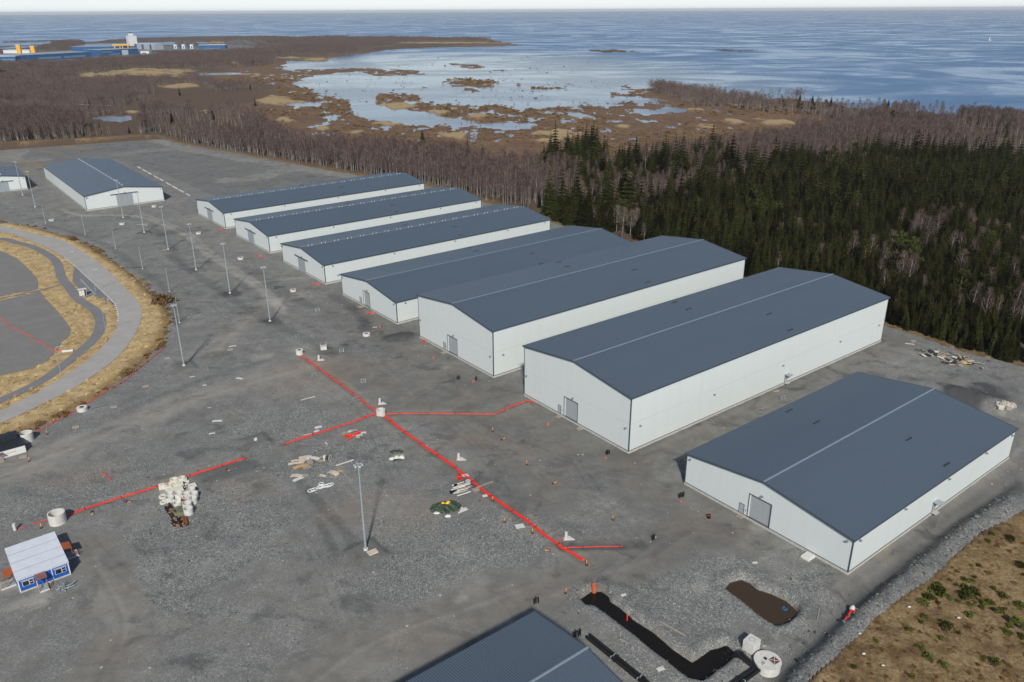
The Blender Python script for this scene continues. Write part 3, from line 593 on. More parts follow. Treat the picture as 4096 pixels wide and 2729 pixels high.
        MB().bb(g0-.12, g0+.02, -.06, .3, gb, gt+.12).bb(g1-.02, g1+.12, -.06, .3, gb, gt+.12).bb(g0-.12, g1+.12, -.06, .3, gt, gt+.14).build('gate_frame', M_trim, go)
        MB().bb(g0+.02, g0+.25, .05, .32, gb, gt).build('gate_reveal', M_wall, go)
        d0, d1 = door
        do = MB().bb(d0, d1, -.06, -.01, .78, 2.95).build('door', M_gate if style == 'roller' else M_wall, t)
        MB().bb(d0-.1, d0, -.08, 0, .72, 3.05).bb(d1, d1+.1, -.08, 0, .72, 3.05).bb(d0, d1, -.08, 0, 2.95, 3.05).build('door_frame', M_trim, do)
        MB().bb(d1-.22, d1-.1, -.12, -.06, 1.75, 1.85).build('door_handle', M_dark, do)
        MB().bb(d1+.4, d1+.65, -.08, -.01, 1.7, 2.1).build('switch_box', M_galv, t)
    # lamps under the eaves
    lz = 6.6 if e > 12 else e-1.0
    def lamp(x, y, nx, ny, z):
        lb = MB().box((x+nx*.25, y+ny*.25, z), (.5 if ny else .45, .45 if ny else .5, .22), None); lb.box((x+nx*.08, y+ny*.08, z+.12), (.16, .16, .2)); lb.build('wall_lamp', mat('lamp_grey', (.22, .24, .25), .5), t)
    lamp(W_/2, 0, 0, -1, gt+(1.0 if slide else .9)); lamp(1.2, 0, 0, -1, lz); lamp(W_-1.2, 0, 0, -1, lz)
    for f in ((.03, .27, .53, .78, .97) if not plain else (.05, .6)): lamp(W_, L_*f, 1, 0, lz)
    if slide: MB().bb(W_, W_+.12, 5.2, 6.5, 2.4, 3.1).build('wall_vent', M_galv, t); MB().bb(.5, 1.4, -.12, 0, e-1.6, e-.7).build('wall_vent', M_galv, t)
    if canopy:
        y = canopy; do = MB().bb(W_+.01, W_+.06, y, y+1.1, .78, 2.95).build('door', M_gate, t)
        MB().bb(W_, W_+.08, y-.1, y, .72, 3.05).bb(W_, W_+.08, y+1.1, y+1.2, .72, 3.05).build('door_frame', M_trim, do)
        cm = MB().bb(W_, W_+1.7, y-.3, y+1.5, 3.3, 3.36)
        for yy in (y-.3, y+1.5): cm.box((W_+.85, yy, 3.28), (1.7, .07, .12)); cm.cyl((W_+.05, yy, 2.2), (W_+1.5, yy, 3.28), .05, n=6)
        cm.box((W_+1.66, y+.6, 3.28), (.08, 1.8, .14)); cm.build('canopy', M_galv, t)
        MB().bb(W_, W_+1.1, y-.1, y+1.3, .5, .76).build('door_step', M_conc, t)
    return t
HALLS = {
 'H': hall('low white hall nearest the camera with roller gate, beside the brown ditch and moor', 39.04, 157.15, 37.68, 40.5, 69.6, 8.08, 10.71, 'roller', (17.2, 22.6), (15.1, 16.2), canopy=32),
 'G': hall('tall white hall with panel joint, end of the red conduits at its corner', 3.35, 203.13, 37.6, 40.7, 115.4, 15.16, 17.69, 'roller', (16.9, 22.1), (14.6, 15.6), canopy=63),
 'F': hall('second tall white hall, between the tall hall with the red conduits and a low hall', -30.46, 247.01, 37.91, 40.65, 116.4, 14.95, 17.56, 'roller', (16.7, 22.0), (14.3, 15.5)),
 'E': hall('low white hall with roller gate standing right behind the two tall halls', -64.39, 290.84, 38.12, 40.4, 116.3, 8.21, 10.79, 'roller', (16.9, 21.5), (13.9, 15.0)),
 'D': hall('nearest of three low white halls with sliding gates and ridge vents', -98.61, 335.27, 38.16, 40.6, 117., 8.09, 10.69, 'slide', (16.5, 22.4)),
 'C': hall('middle one of three low white halls with sliding gates and ridge vents', -132.76, 379.64, 38.12, 40.5, 116.9, 8.18, 10.77, 'slide', (16.3, 22.6)),
 'B': hall('farthest of three low white halls with sliding gates, bordering the open gravel field', -167.06, 423.97, 38.28, 40.2, 117.1, 8.17, 10.72, 'slide', (16.0, 22.2)),
 'A': hall('white hall set crosswise far left with a wide sliding gate in its gable', -231.05, 433.1, 127.71, 40.9, 118.1, 8.11, 10.8, 'slide', (16.2, 24.0), gh=6.6),
 'Z': hall('white hall cut off by the left edge of the photo, beyond the crosswise hall', -316.0, 477.5, 127.3, 25, 40, 8.11, 9.8, 'slide', (9.5, 15.0), plain=True)}
aI = np.array([math.cos(R_(37.6)), math.sin(R_(37.6))]); nI = np.array([aI[1], -aI[0]])
bl = np.array(g(2138.6, 2453, 8.08)); oI = bl-aI*70
HALLS['I'] = hall('dark ribbed roof of a white hall cut off by the bottom edge of the photo', oI[0], oI[1], 37.6, 24.8, 70, 8.08, 9.7, 'roller', (9.5, 14.5), (7.2, 8.3))

# ------------------------------------------------------------------ light masts and street lamps
def m_pole(h, r0, r1): return lambda: MB().cyl((0, 0, .3), (0, 0, h*.34), r0, r0*.93, 10).cyl((0, 0, h*.34), (0, 0, h), r0*.86, r1, 10).cyl((0, 0, h*.335), (0, 0, h*.345), r0*1.05, None, 10).mesh('pole', M_galv)
def m_foot(): return MB().cyl((0, 0, -.4), (0, 0, .45), .48, .46, 16).mesh('foundation', M_concw)
def m_head():
    b = MB().ring((0, 0, 0), .95, .85, .1, 20).cyl((0, 0, -.5), (0, 0, .5), .17, None, 10)
    for k in range(6): a = k*math.pi/3; b.cyl((0, 0, .05), (.9*math.cos(a), .9*math.sin(a), .05), .04, n=5)
    for k in range(4): a = k*math.pi/2+.4; b.cyl((.8*math.cos(a), .8*math.sin(a), .1), (1.5*math.cos(a), 1.5*math.sin(a), .6), .025, n=5)
    return b.mesh('head_frame', M_galv)
def m_flood(): return MB().box((0, 0, 0), (.55, .5, .2), (0, .5, 0)).box((.08, 0, -.14), (.42, .42, .06), (0, .5, 0)).mesh('floodlight', mat('flood_grey', (.45, .49, .52), .35, .1))
MASTL = ['tall light mast nearest the camera, on a dark gravel mound with a pallet', 'tall light mast beside the bend of the red hose and grass verge', 'tall light mast at the end of the row nearest the roller gate hall', 'tall light mast, second in the row counting from the halls end', 'tall light mast, third in the row counting from the halls end', 'tall light mast next to a pale pallet in the middle of the row', 'tall light mast just right of the crosswise hall gate, near crossed white planks', 'tall light mast standing in front of the crosswise hall gate', 'tall light mast left of the crosswise hall, second from left edge', 'leftmost tall light mast in front of the hall cut by the left edge']
for i, p in enumerate(TALL):
    t = thing('light_mast', MASTL[i], 'light mast', at(*p, -.05), i*.7, 'tall floodlight masts on the yard')
    link('pole', cached('mp', m_pole(19.6, .23, .10)), t); link('foundation', cached('mf', m_foot), t)
    h = link('head_frame', cached('mh', m_head), t, (0, 0, 19.6)); h.scale = (.72,)*3
    for k in range(6):
        a = k*math.pi/3; f = link('floodlight', cached('mfl', m_flood), h, (1.05*math.cos(a), 1.05*math.sin(a), -.05), a)
SHL = ['short thin lamp post on the dark strip beside the nearest verge bend', 'short thin lamp post, second from the verge bend in the left row', 'short thin lamp post, third from the verge bend in the left row', 'short thin lamp post, fourth from the verge bend in the left row', 'short thin lamp post, fifth from the verge bend in the left row', 'leftmost short thin lamp post in the left row by the road verge']
for i, p in enumerate(SHORT):
    t = thing('lamp_post', SHL[i], 'lamp post', at(*p, -.05), .65, 'short lamp posts in a row')
    link('pole', cached('sp', m_pole(9.3, .15, .08)), t); link('foundation', cached('sf', lambda: MB().cyl((0, 0, -.3), (0, 0, .3), .3, None, 12).mesh('foundation', M_concw)), t)
    link('lamp_head', cached('sh', lambda: MB().cyl((0, 0, 9.2), (0, 0, 9.45), .09, n=8).box((.25, 0, 9.42), (.6, .28, .1)).mesh('lamp_head', M_galv)), t)
STL = ['street lamp with curved arm beside the upper grass island along the road', 'street lamp with curved arm beside the bus bay', 'street lamp with curved arm at the lower end of the bus bay island', 'nearest street lamp with curved arm between path and road']
for i, (p, rz) in enumerate((((290, 1095), .3), ((384, 1172), .3), ((428, 1341), .2), ((246, 1504), .5))):
    x, y = g(*p, .4); t = thing('street_lamp', STL[i], 'street lamp', (x, y, .4), rz, 'street lamps along the curved road')
    link('pole', cached('stp', lambda: MB().cyl((0, 0, -.3), (0, 0, 8.2), .1, .06, 8).tube([(0, 0, 8.15), (.05, 0, 8.7), (.35, 0, 9.05), (.9, 0, 9.2), (1.5, 0, 9.22)], .05, 6).mesh('pole', M_galv)), t)
    link('lamp_head', cached('sth', lambda: MB().vprism([(1.35, 9.18), (2.15, 9.2), (2.1, 9.3), (1.5, 9.34)], -.14, .14).mesh('lamp_head', mat('lamp_pale', (.6, .62, .63), .4))), t)
x, y = g(437, 1226, .4); t = thing('road_sign', 'round blue road sign on a post at the bus bay island', 'road sign', (x, y, .4), -.5)
MB().cyl((0, 0, -.2), (0, 0, 2.9), .04, n=8).build('post', M_galv, t)
d_ = MB().cyl((0, -.05, 2.6), (0, -.01, 2.6), .45, n=24).build('sign_disc', mat('sign_blue', (.03, .18, .55), .4, .05), t)
MB().cyl((0, -.06, 2.6), (0, -.052, 2.6), .47, n=24).build('sign_rim', mat('sign_white', (.75, .75, .75), .4), d_); MB().cyl((0, -.075, 2.6), (0, -.062, 2.6), .41, n=24).build('sign_face', mat('sign_blue', (.03, .18, .55)), d_)
MB().box((0, -.085, 2.62), (.09, .012, .4)).box((-.1, -.085, 2.48), (.26, .012, .08), (0, .8, 0)).box((.1, -.085, 2.48), (.26, .012, .08), (0, -.8, 0)).build('arrow_mark', MATS['sign_white'], d_)
x, y = g(333, 1182, .4); t = thing('bus_shelter', 'small pale bus shelter with sloping white roof beside the bus bay', 'bus shelter', (x, y, .4), .55)
Mw = mat('shelter_wall', (.62, .61, .55), .6)
for nm, b in (('back_wall', (-1.2, 1.2, .95, 1.05, 0, 2.3)), ('side_wall', (-1.25, -1.15, -.6, .95, 0, 2.4)), ('side_wall', (1.15, 1.25, -.6, .95, 0, 2.4)), ('front_wall', (-1.15, .55, -.68, -.6, .1, 2.35))): MB().bb(*b).build(nm, Mw, t)
MB().box((0, .1, 2.52), (3.0, 2.5, .12), (-.1, 0, 0)).build('roof', mat('shelter_roof', (.7, .71, .72), .4), t); MB().bb(-1.1, 1.1, .5, .9, .42, .48).build('bench', mat('wood_grey', (.33, .29, .23)), t)

# ------------------------------------------------------------------ concrete rings, footings
def well(px, py, ro, h, label, cover=True, tilt=0, dz=-.05):
    t = thing('concrete_ring', label, 'concrete ring', at(px, py, dz), 0, 'concrete well rings on the yard')
    r = MB()
    if cover:
        r.ring((0, 0, 0), ro, ro*.42, h, 28).build('ring', M_concw, t)
        MB().cyl((0, 0, h-.06), (0, 0, h+.05), ro*.40, n=20).build('cover', M_dark, t)
    else:
        r.ring((0, 0, 0), ro, ro*.86, h, 28, floor=.1).build('ring', M_concw, t)
        if h > 1.5:
            for z in (h*.36, h*.7): MB().ring((0, 0, z), ro+.012, ro-.02, .04, 28).build('joint', M_conc, t)
    if tilt: t.rotation_euler = (tilt, .05, 0)
    return t
for p, ro, h, l, c in (((617, 828), 1.25, .9, 'round white concrete well ring with cover right of the crosswise hall gate', 1), ((489, 898), 1.3, .8, 'round white concrete well ring with cover below the light mast before the crosswise hall', 1), ((207, 883), 1.3, .8, 'leftmost round white concrete well ring with cover near the upper verge', 1), ((795, 936), 1.2, .8, 'round white concrete well ring with cover near the middle hall with sliding gate', 1), ((963, 1037), 1.25, .8, 'round white concrete well ring with cover near the nearest sliding gate hall', 1), ((1173, 1165), 1.2, .7, 'round white concrete well ring with cover in front of the low roller gate hall', 1), ((1466, 1342), 1.25, .8, 'round white concrete well ring with cover beside the dark gravel heap', 1), ((330, 1642), 1.35, 1.1, 'round white concrete well ring with cover lying along the verge beside a steel grating', 1), ((1199, 1417), 1.15, 1.5, 'tall concrete well ring with black hole at the upper end of the red conduits', 1),
    ((1524, 1659), 1.25, 1.7, 'open concrete ring where four red conduit runs meet', 0), ((233, 2089), 1.7, 2.4, 'large open concrete ring at the end of the lower left conduit run', 0), ((110, 1762), 1.55, 2.3, 'open concrete ring behind the dark roofed cabin at the left edge', 0)):
    well(*p, ro, h, l, bool(c))
def footing(px, py, rz, label, base=True):
    t = thing('concrete_footing', label, 'footing', at(px, py, -.02), rz, 'precast lamp footings')
    MB().ring((0, 0, .1), .32, .2, 1.55, 16).build('column', M_concw, t)
    if base: MB().prism([(-.6, -.5), (1.7, -.75), (1.0, .55), (.5, 1.0), (-.4, .5)], -.1, .16).build('base_plate', M_concw, t)
footing(1276, 1441, .3, 'precast footing with column beside the upper red conduit run'); footing(1520, 1616, .3, 'precast footing with column just above the open ring at the conduit crossing'); footing(1835, 1838, .2, 'precast footing with column beside the lower red conduit run, above the scrap pipes'); footing(2264, 2156, .2, 'precast footing with column at the lower end of the red conduit run'); footing(61, 2122, 0, 'bare concrete column at the left edge by the short red hose', False)
t = thing('concrete_stub', 'small concrete stub on a dark mound without mast', 'footing', at(1024, 1766, -.1)); MB().ring((0, 0, 0), .45, .3, .5, 16, floor=.1).build('stub', M_concw, t)

# ------------------------------------------------------------------ red conduits
M_red = mat('conduit_red', (.86, .035, .016), .45, .1, 3); M_strap = mat('strap_black', (.02, .02, .02), .6)
REDL = {'main_upper': 'red conduit bundle from the tall ring down to the open ring', 'right': 'red conduit bundle running right from the open ring to the tall hall corner', 'left': 'red conduit bundle running left from the open ring towards the dark mound', 'main_lower': 'long red conduit bundle from the open ring down past the scrap pipes', 'branch': 'pair of red conduits branching right at the lower footing', 'left_lower': 'red conduit bundle from the large ring past the stack of concrete rings'}
def conduit_run(P, n, label, rad=.058, strap=True, wav=.04):
    W_ = smooth_line(P, 7); t = thing('conduit_bundle', label, 'conduit', (0, 0, 0)); zz = yard_h(W_[:, 0], W_[:, 1])
    dst = np.concatenate([[0], np.cumsum(np.hypot(*np.diff(W_, axis=0).T))])
    for k in range(n):
        off = (k-(n-1)/2)*rad*2.05; ph = random.random()*6
        Q = offset(W_, 1.0)-W_; Q = W_+Q*(off+wav*np.sin(dst*.35+ph)+.03*np.sin(dst*1.1+ph*2))[:, None]
        MB().tube([(x, y, z+rad+.04+.02*math.sin(ph+j)) for j, ((x, y), z) in enumerate(zip(Q, zz))], rad, 6).build('conduit', M_red, t, True)
    if strap:
        for s0 in np.arange(4, dst[-1], 7.5):
            p = Vector([np.interp(s0, dst, W_[:, 0]), np.interp(s0, dst, W_[:, 1]), np.interp(s0, dst, zz)+rad+.04]); q = [np.interp(s0+.1, dst, W_[:, c]) for c in (0, 1)]
            a = math.atan2(q[1]-p[1], q[0]-p[0]); MB().box(p, (.14, n*rad*2.05+.14, rad*2+.06), (0, 0, a)).build('strap', M_strap, t)
for k, (P, n) in RED.items(): conduit_run(G(P), n, REDL[k])
def red_hose(P, label, rad=.09, z0=None, name='red_hose'):
    W_ = smooth_line(P, 6); zz = yard_h(W_[:, 0], W_[:, 1])+(z0 or 0)
    return tag(MB().tube([(x, y, z+rad) for (x, y), z in zip(W_, zz)], rad, 6).build(name, M_red, None, True), label, 'hose')
red_hose(G([(126, 1735), (178, 1712), (252, 1672), (308, 1640), (369, 1602), (434, 1563), (491, 1530), (537, 1492), (598, 1441), (649, 1401), (658, 1386), (650, 1379), (622, 1394)]), 'long red hose snaking along the lower edge of the grass verge', .1)
red_hose(G([(0, 1278), (16, 1284), (47, 1310), (121, 1345), (145, 1364), (177, 1378), (206, 1397), (248, 1408)], .4), 'thin red hose lying across the asphalt lot at left', .1, .42)
red_hose(G([(68, 2114), (84, 2114), (100, 2109)]), 'short red hose next to the bare concrete column', .08); red_hose(G([(122, 2101), (163, 2086), (190, 2082), (212, 2081)]), 'red hose entering the large open ring from the left', .09)
red_hose(G([(404, 1889), (430, 1905), (449, 1925)]), 'short straight red pipe lying alone on the gravel at left', .09)
for P, l in (([(1262, 1450), (1275, 1443)], 'thin red hose from the upper conduits to their footing'), ([(1495, 1626), (1516, 1616)], 'thin red hose from the conduits to the footing above the open ring'), ([(1806, 1853), (1832, 1843)], 'thin red hose from the lower conduits to their footing'), ([(2233, 2163), (2258, 2150)], 'thin red hose to the footing at the lower end of the conduits')): red_hose(G(P), l, .06)
for j, (px, py, l) in enumerate(((1268, 1140, 'loops of red hose ends at the corner of the nearest sliding gate hall'), (1485, 1255, 'loops of red hose ends beside the low roller gate hall'), (1700, 1366, 'loops of red hose ends at the left corner of the second tall hall'), (1040, 1025, 'red hose ends at the corner of the middle sliding gate hall'), (884, 919, 'red hose ends at the corner of the farthest sliding gate hall'))):
    x, y = g(px, py); t = thing('hose_ends', l, 'hose', (x, y, 0), j*.8)
    for k in range(4): MB().tube([(2.2*math.cos(.2+.5*s)-1+.25*k, 1.2*math.sin(.25*k+.55*s)-.6, .1+.05*math.sin(s*2+k)+.03*k) for s in range(5)], .07, 6).build('hose', M_red, t, True)
    MB().box((.6, -.5, .06), (1.1, .7, .08), (0, 0, .3)).build('board', mat('wood_grey', (.33, .29, .23)), t)

# ------------------------------------------------------------------ delineator posts
M_or = mat('marker_orange', (.85, .13, .03), .5, .05); M_ye = mat('marker_yellow', (.95, .55, .03), .5, .05)
def marker(px, py, label, fallen=None):
    t = thing('marker_post', label, 'marker post', at(px, py), random.random()*3, 'orange marker posts on the yard')
    if fallen is not None: t.rotation_euler = (0, 1.45, fallen); t.location.z += .12
    link('base', cached('mkb', lambda: MB().cyl((0, 0, 0), (0, 0, .12), .32, .26, 12).mesh('base', M_strap)), t)
    link('post', cached('mkp', lambda: MB().cyl((0, 0, .1), (0, 0, .68), .075, n=8).mesh('post', M_or)), t); link('reflector', cached('mkr', lambda: MB().cyl((0, 0, .68), (0, 0, 1.05), .08, n=8).mesh('reflector', M_ye)), t)
for p, l, f in (((1971, 1726), 'upright orange marker post right of the conduits, nearest the tall hall corner', None), ((2107, 1858), 'upright orange marker post on the dark wheel tracks before the tall hall', None), ((2451, 2080), 'upright orange marker post midway between lower conduits and nearest hall', None), ((1971, 2003), 'orange marker post standing against the lower conduits near the scrap pipes', None), ((2019, 2089), 'upright orange marker post on coarse gravel left of the white sheet', None), ((2130, 2133), 'upright orange marker post left of the lower footing', None), ((2346, 2261), 'upright orange marker post at the lower tip of the red conduits', None), ((2263, 2374), 'upright orange marker post left of the upright orange drain pipe', None), ((216, 1689), 'orange marker post between hose and grass verge', None), ((188, 1737), 'orange marker post below the red hose near the ring at left', None), ((117, 1845), 'orange marker post in front of the dark roofed cabin', None), ((166, 2112), 'thin orange marker post by the large open ring', None), ((2201, 2206), 'fallen orange marker post below the lower footing', 3.1), ((2210, 1937), 'knocked over marker post on the tracks before the nearest hall', .6), ((2007, 1762), 'knocked over marker post on a smooth dark patch near the tall hall', .8), ((507, 2008), 'fallen marker post below the middle of the lower left conduits', -.4), ((368, 2050), 'fallen marker post near the large open ring', -.9), ((907, 1881), 'fallen marker post near the right end of the lower left conduits', -.6), ((711, 828), 'small orange marker post near the far crosswise hall', None), ((722, 826), 'small orange marker post second from the far crosswise hall', None), ((693, 816), 'small orange marker post right of the far crosswise hall corner', None), ((280, 872), 'small red marker post on the wheel track left of the crosswise hall', None)): marker(*p, l, f)

# ------------------------------------------------------------------ drains, pipe stubs, heating pipes
M_terra = mat('terracotta_pipe', (.55, .14, .06), .6, .1); M_black = mat('black_pipe', (.014, .014, .016), .45, .2)
for p, l in (((1519, 1310), 'orange drain stub in front of the low roller gate hall'), ((1734, 1434), 'orange drain stub left of the second tall hall gate'), ((1894, 1529), 'orange drain stub beside two black pipe stubs before the second tall hall'), ((2191, 1700), 'low orange drain stub near the tall hall person door'), ((2422, 1833), 'flat rusty drain cover before the corner of the tall hall'), ((2724, 2008), 'flat rusty drain cover before the nearest hall')):
    flat_ = 'flat' in l; t = thing('drain_stub', l, 'drain pipe', at(*p)); MB().ring((0, 0, 0), .34, .24, .1 if flat_ else .6, 16, floor=.05).build('pipe', M_terra, t); MB().ring((0, 0, .06 if flat_ else .5), .38, .335, .1, 16).build('socket', M_terra, t)
for p, n, l in (((1834, 1518), 3, 'cluster of black pipe stubs left, before the second tall hall'), ((1905, 1521), 2, 'pair of black pipe stubs right, before the second tall hall corner'), ((2431, 1818), 3, 'cluster of black pipe stubs before the corner of the tall hall'), ((2726, 1990), 4, 'cluster of black pipe stubs before the left corner of the nearest hall'), ((2614, 2160), 2, 'pair of black pipe stubs with pale tips at the end of the track'), ((2145, 2415), 3, 'cluster of black pipe stubs above the roof cut by the bottom edge'), ((2309, 2547), 4, 'cluster of black pipe stubs beside the roof ridge at the bottom edge')):
    t = thing('pipe_stubs', l, 'pipes', at(*p, -.1), .4)
    for k in range(n): MB().ring(((k-(n-1)/2)*.42, .12*(k % 2), 0), .14, .10, 1.25+.15*(k % 2), 12, floor=1.0).build('pipe', M_black, t)
t = thing('black_bin', 'short black drain bucket right of the pipe stubs before the nearest hall', 'bucket', at(2835, 2072)); MB().ring((0, 0, 0), .42, .36, .75, 18, floor=.2).build('body', M_black, t); MB().ring((0, 0, .7), .46, .40, .08, 18).build('rim', M_terra, t)
t = thing('drain_pipe', 'tall upright orange drain pipe at the head of the flooded trench', 'drain pipe', at(2377, 2353, -.1)); MB().ring((0, 0, 0), .42, .34, 1.75, 20, floor=.3).build('pipe', M_terra, t); MB().ring((0, 0, 1.55), .5, .43, .3, 20).build('socket', M_terra, t)
x, y = g(2508, 2482, -.9); t = thing('red_pipe', 'thin red pipe standing in the flooded trench', 'pipe', (x, y, -1.5)); MB().cyl((0, 0, 0), (0, 0, 1.7), .12, n=10).build('pipe', M_red, t); MB().cyl((0, 0, 1.7), (0, 0, 1.95), .13, n=10).build('cap', M_terra, t)
def heating(P, label, sep=.75, rad=.3, up=None):
    W_ = np.array(P); t = thing('heating_pipes', label, 'pipes')
    for s in (-1, 1):
        Q = offset(W_, s*sep/2); pts = [(x, y, zat(x, y)+rad+.15) for x, y in Q]
        if up: pts = [(pts[0][0], pts[0][1], pts[0][2]+up)]+pts
        b = MB()
        for a, c in zip(pts[:-1], pts[1:]): b.cyl(a, c, rad, n=14)
        for q in pts[1:-1]: b.cyl((q[0], q[1], q[2]-rad), (q[0], q[1], q[2]+rad), rad*.98, n=14)
        b.build('pipe', M_black, t, False)
        for a, c in zip(pts[:-1], pts[1:]):
            v = Vector(c)-Vector(a)
            if v.length < 4: continue
            for f in ((.02, .5, .98) if v.length > 8 else (.9,)): p = Vector(a)+v*f; d = v.normalized()*.07; MB().cyl(p-d, p+d, rad+.03, n=14).build('sleeve', M_galv, t)
heating(G([(2353, 2552), (2464, 2643), (2569, 2729), (2680, 2830)]), 'pair of black heating pipes beside the flooded trench, running off the bottom edge')
heating(G([(2908, 2594), (2960, 2632), (3027, 2682), (2961, 2729), (2850, 2810)]), 'pair of black heating pipes with a sharp bend next to the round tank', up=1.3)
t = thing('concrete_box', 'pale concrete box with round lid ring beside the flooded trench', 'concrete box', at(3003, 2600), .75)
MB().bb(-1.1, 1.1, -1.0, 1.0, -.1, 2.1).build('body', M_concw, t); MB().ring((0, 0, 2.1), .55, .42, .06, 24).build('lid_ring', mat('lid_grey', (.36, .40, .42)), t); MB().cyl((0, 0, 2.1), (0, 0, 2.13), .42, n=24).build('lid', M_concw, t)
t = thing('concrete_tank', 'round pale concrete tank with brown square hatch near the moor', 'tank', at(3068, 2660), .55)
MB().cyl((0, 0, -.2), (0, 0, 1.3), 2.15, n=40).build('tank_wall', M_concw, t); MB().cyl((0, 0, 1.3), (0, 0, 1.42), 2.22, n=40).build('lid', M_concw, t)
h_ = MB().bb(.2, 1.5, -1.3, .0, 1.42, 1.5).build('hatch', mat('hatch_brown', (.13, .06, .045), .6), t)
MB().box((.85, -.65, 1.515), (1.6, .08, .03), (0, 0, .79)).box((.85, -.65, 1.518), (1.6, .08, .03), (0, 0, -.79)).build('hatch_cross', M_concw, h_); MB().bb(-.3, .1, .2, .6, 1.42, 1.62).build('vent', M_dark, t); MB().box((-1.2, -.2, 1.46), (.7, .2, .06)).box((-1.1, .1, 1.46), (.6, .16, .06)).build('planks', mat('wood_grey', (.33, .29, .23)), t)
t = thing('foundation_slab', 'white concrete slab lying against the plinth of the nearest hall', 'slab', at(3231, 2230, -.1), R_(37.6)); MB().bb(-1.1, 1.1, -.9, .9, 0, .55).build('slab', mat('slab_white', (.70, .70, .66), .8, .06), t); MB().bb(-.95, .95, -.75, .75, .55, .58).build('top_rebate', M_concw, t)
x, y = g(3139, 2436, -.9); t = thing('blue_ring_float', 'small blue float ring in the brown pond', 'float', (x, y, -.92)); MB().ring((0, 0, 0), .5, .28, .22, 20).build('ring', mat('float_blue', (.03, .14, .3), .4), t); MB().cyl((.42, .0, .05), (.2, .3, .4), .12, n=8).build('handle', M_black, t)

# ------------------------------------------------------------------ small goods on the yard
M_wood = mat('wood_grey', (.33, .29, .23)); M_pale = mat('board_pale', (.62, .54, .42), .8, .12, 1.5, rnd=.12); M_ply = mat('plywood', (.52, .33, .15), .7, .12); M_sheet = mat('sheet_white', (.62, .62, .58), .6, .08); M_tarp = mat('tarp_green', (.035, .055, .032), .55, .35, 1.2, spec=.5); M_tarp2 = mat('tarp_olive', (.13, .14, .085), .6, .4, 2)
def pallet_parts(t, m=None):
    m = m or M_wood
    for k in range(5): MB().bb(-.6, .6, -.4+k*.175, -.4+k*.175+.11, .12, .145).build('slat', m, t)
    for k in (-1, 0, 1): MB().bb(-.6, .6, k*.34-.05, k*.34+.05, 0, .12).build('runner', m, t)
def pallet(px, py, rz, label, m=None, s=1.0, tilt=0):
    t = thing('pallet', label, 'pallet', at(px, py), rz); t.scale = (s*1.25, s*1.25, s*1.4)
    if tilt: t.rotation_euler = (tilt, 0, rz)
    pallet_parts(t, m); return t
pallet(1491, 2219, .6, 'pale pallet at the foot of the nearest light mast', M_pale, 1.3)
for p, rz, l in (((1988, 1416), .2, 'pallet'), ): pass
for p, rz, l in (((2236, 1668), .6, 'grey pallet on edge of the tall hall person door'), ((2320, 1716), .5, 'grey pallet before the tall hall gate'), ((2962, 2068), .6, 'grey pallet below the nearest hall person door'), ((1775, 1412), .5, 'grey pallet at the second tall hall person door'), ((1442, 1229), .5, 'brown pallet at the low roller gate hall person door'), ((660, 1005), .4, 'pale pallet beside a light mast in the row'), ((921, 1400), .3, 'dark grating pallet lying on smooth gravel'), ((670, 1434), .2, 'small pallet near the bend of the red hose'), ((582, 1547), .5, 'dark pallet on gravel below the red hose'), ((456, 1629), .3, 'pair of pallet frames right of the verge ring'), ((303, 1710), .4, 'grey frame lying below the red hose at left'), ((92, 1829), .4, 'pale pallet right of the dark roofed cabin'), ((3651, 1366), .3, 'grey pallet between tall hall and scrap heap'), ((3806, 1392), 1.2, 'grey pallet just behind the scrap heap'), ((3950, 1433), .8, 'grey pallet near the wood edge right of the scrap heap'), ((2130, 2010), .6, 'x')):
    if l != 'x': pallet(*p, rz, l, None, 1.15)
def board(px, py, rz, L_, w_, label, m=None, bend=0., dz=0.02, th=.05, name='board', cat='board', tilt=0., group=None):
    b = MB(); n = 8; V = []; 
    for i in range(n+1):
        x = L_*(i/n-.5); z = bend*(1-(2*i/n-1)**2) if bend >= 0 else -bend*max(0, (i/n-.5)*2)**2
        V += [(x, -w_/2, z), (x, w_/2, z), (x, w_/2, z+th), (x, -w_/2, z+th)]
    F = [(0, 1, 2, 3), (4*n, 4*n+3, 4*n+2, 4*n+1)]
    for i in range(n): a = 4*i; F += [(a, a+4, a+5, a+1), (a+3, a+2, a+6, a+7), (a, a+3, a+7, a+4), (a+1, a+5, a+6, a+2)]
    o = b.add(V, F).build(name, m or M_pale); o.location = at(px, py, dz); o.rotation_euler = (tilt, 0, rz); return tag(o, label, cat, group)
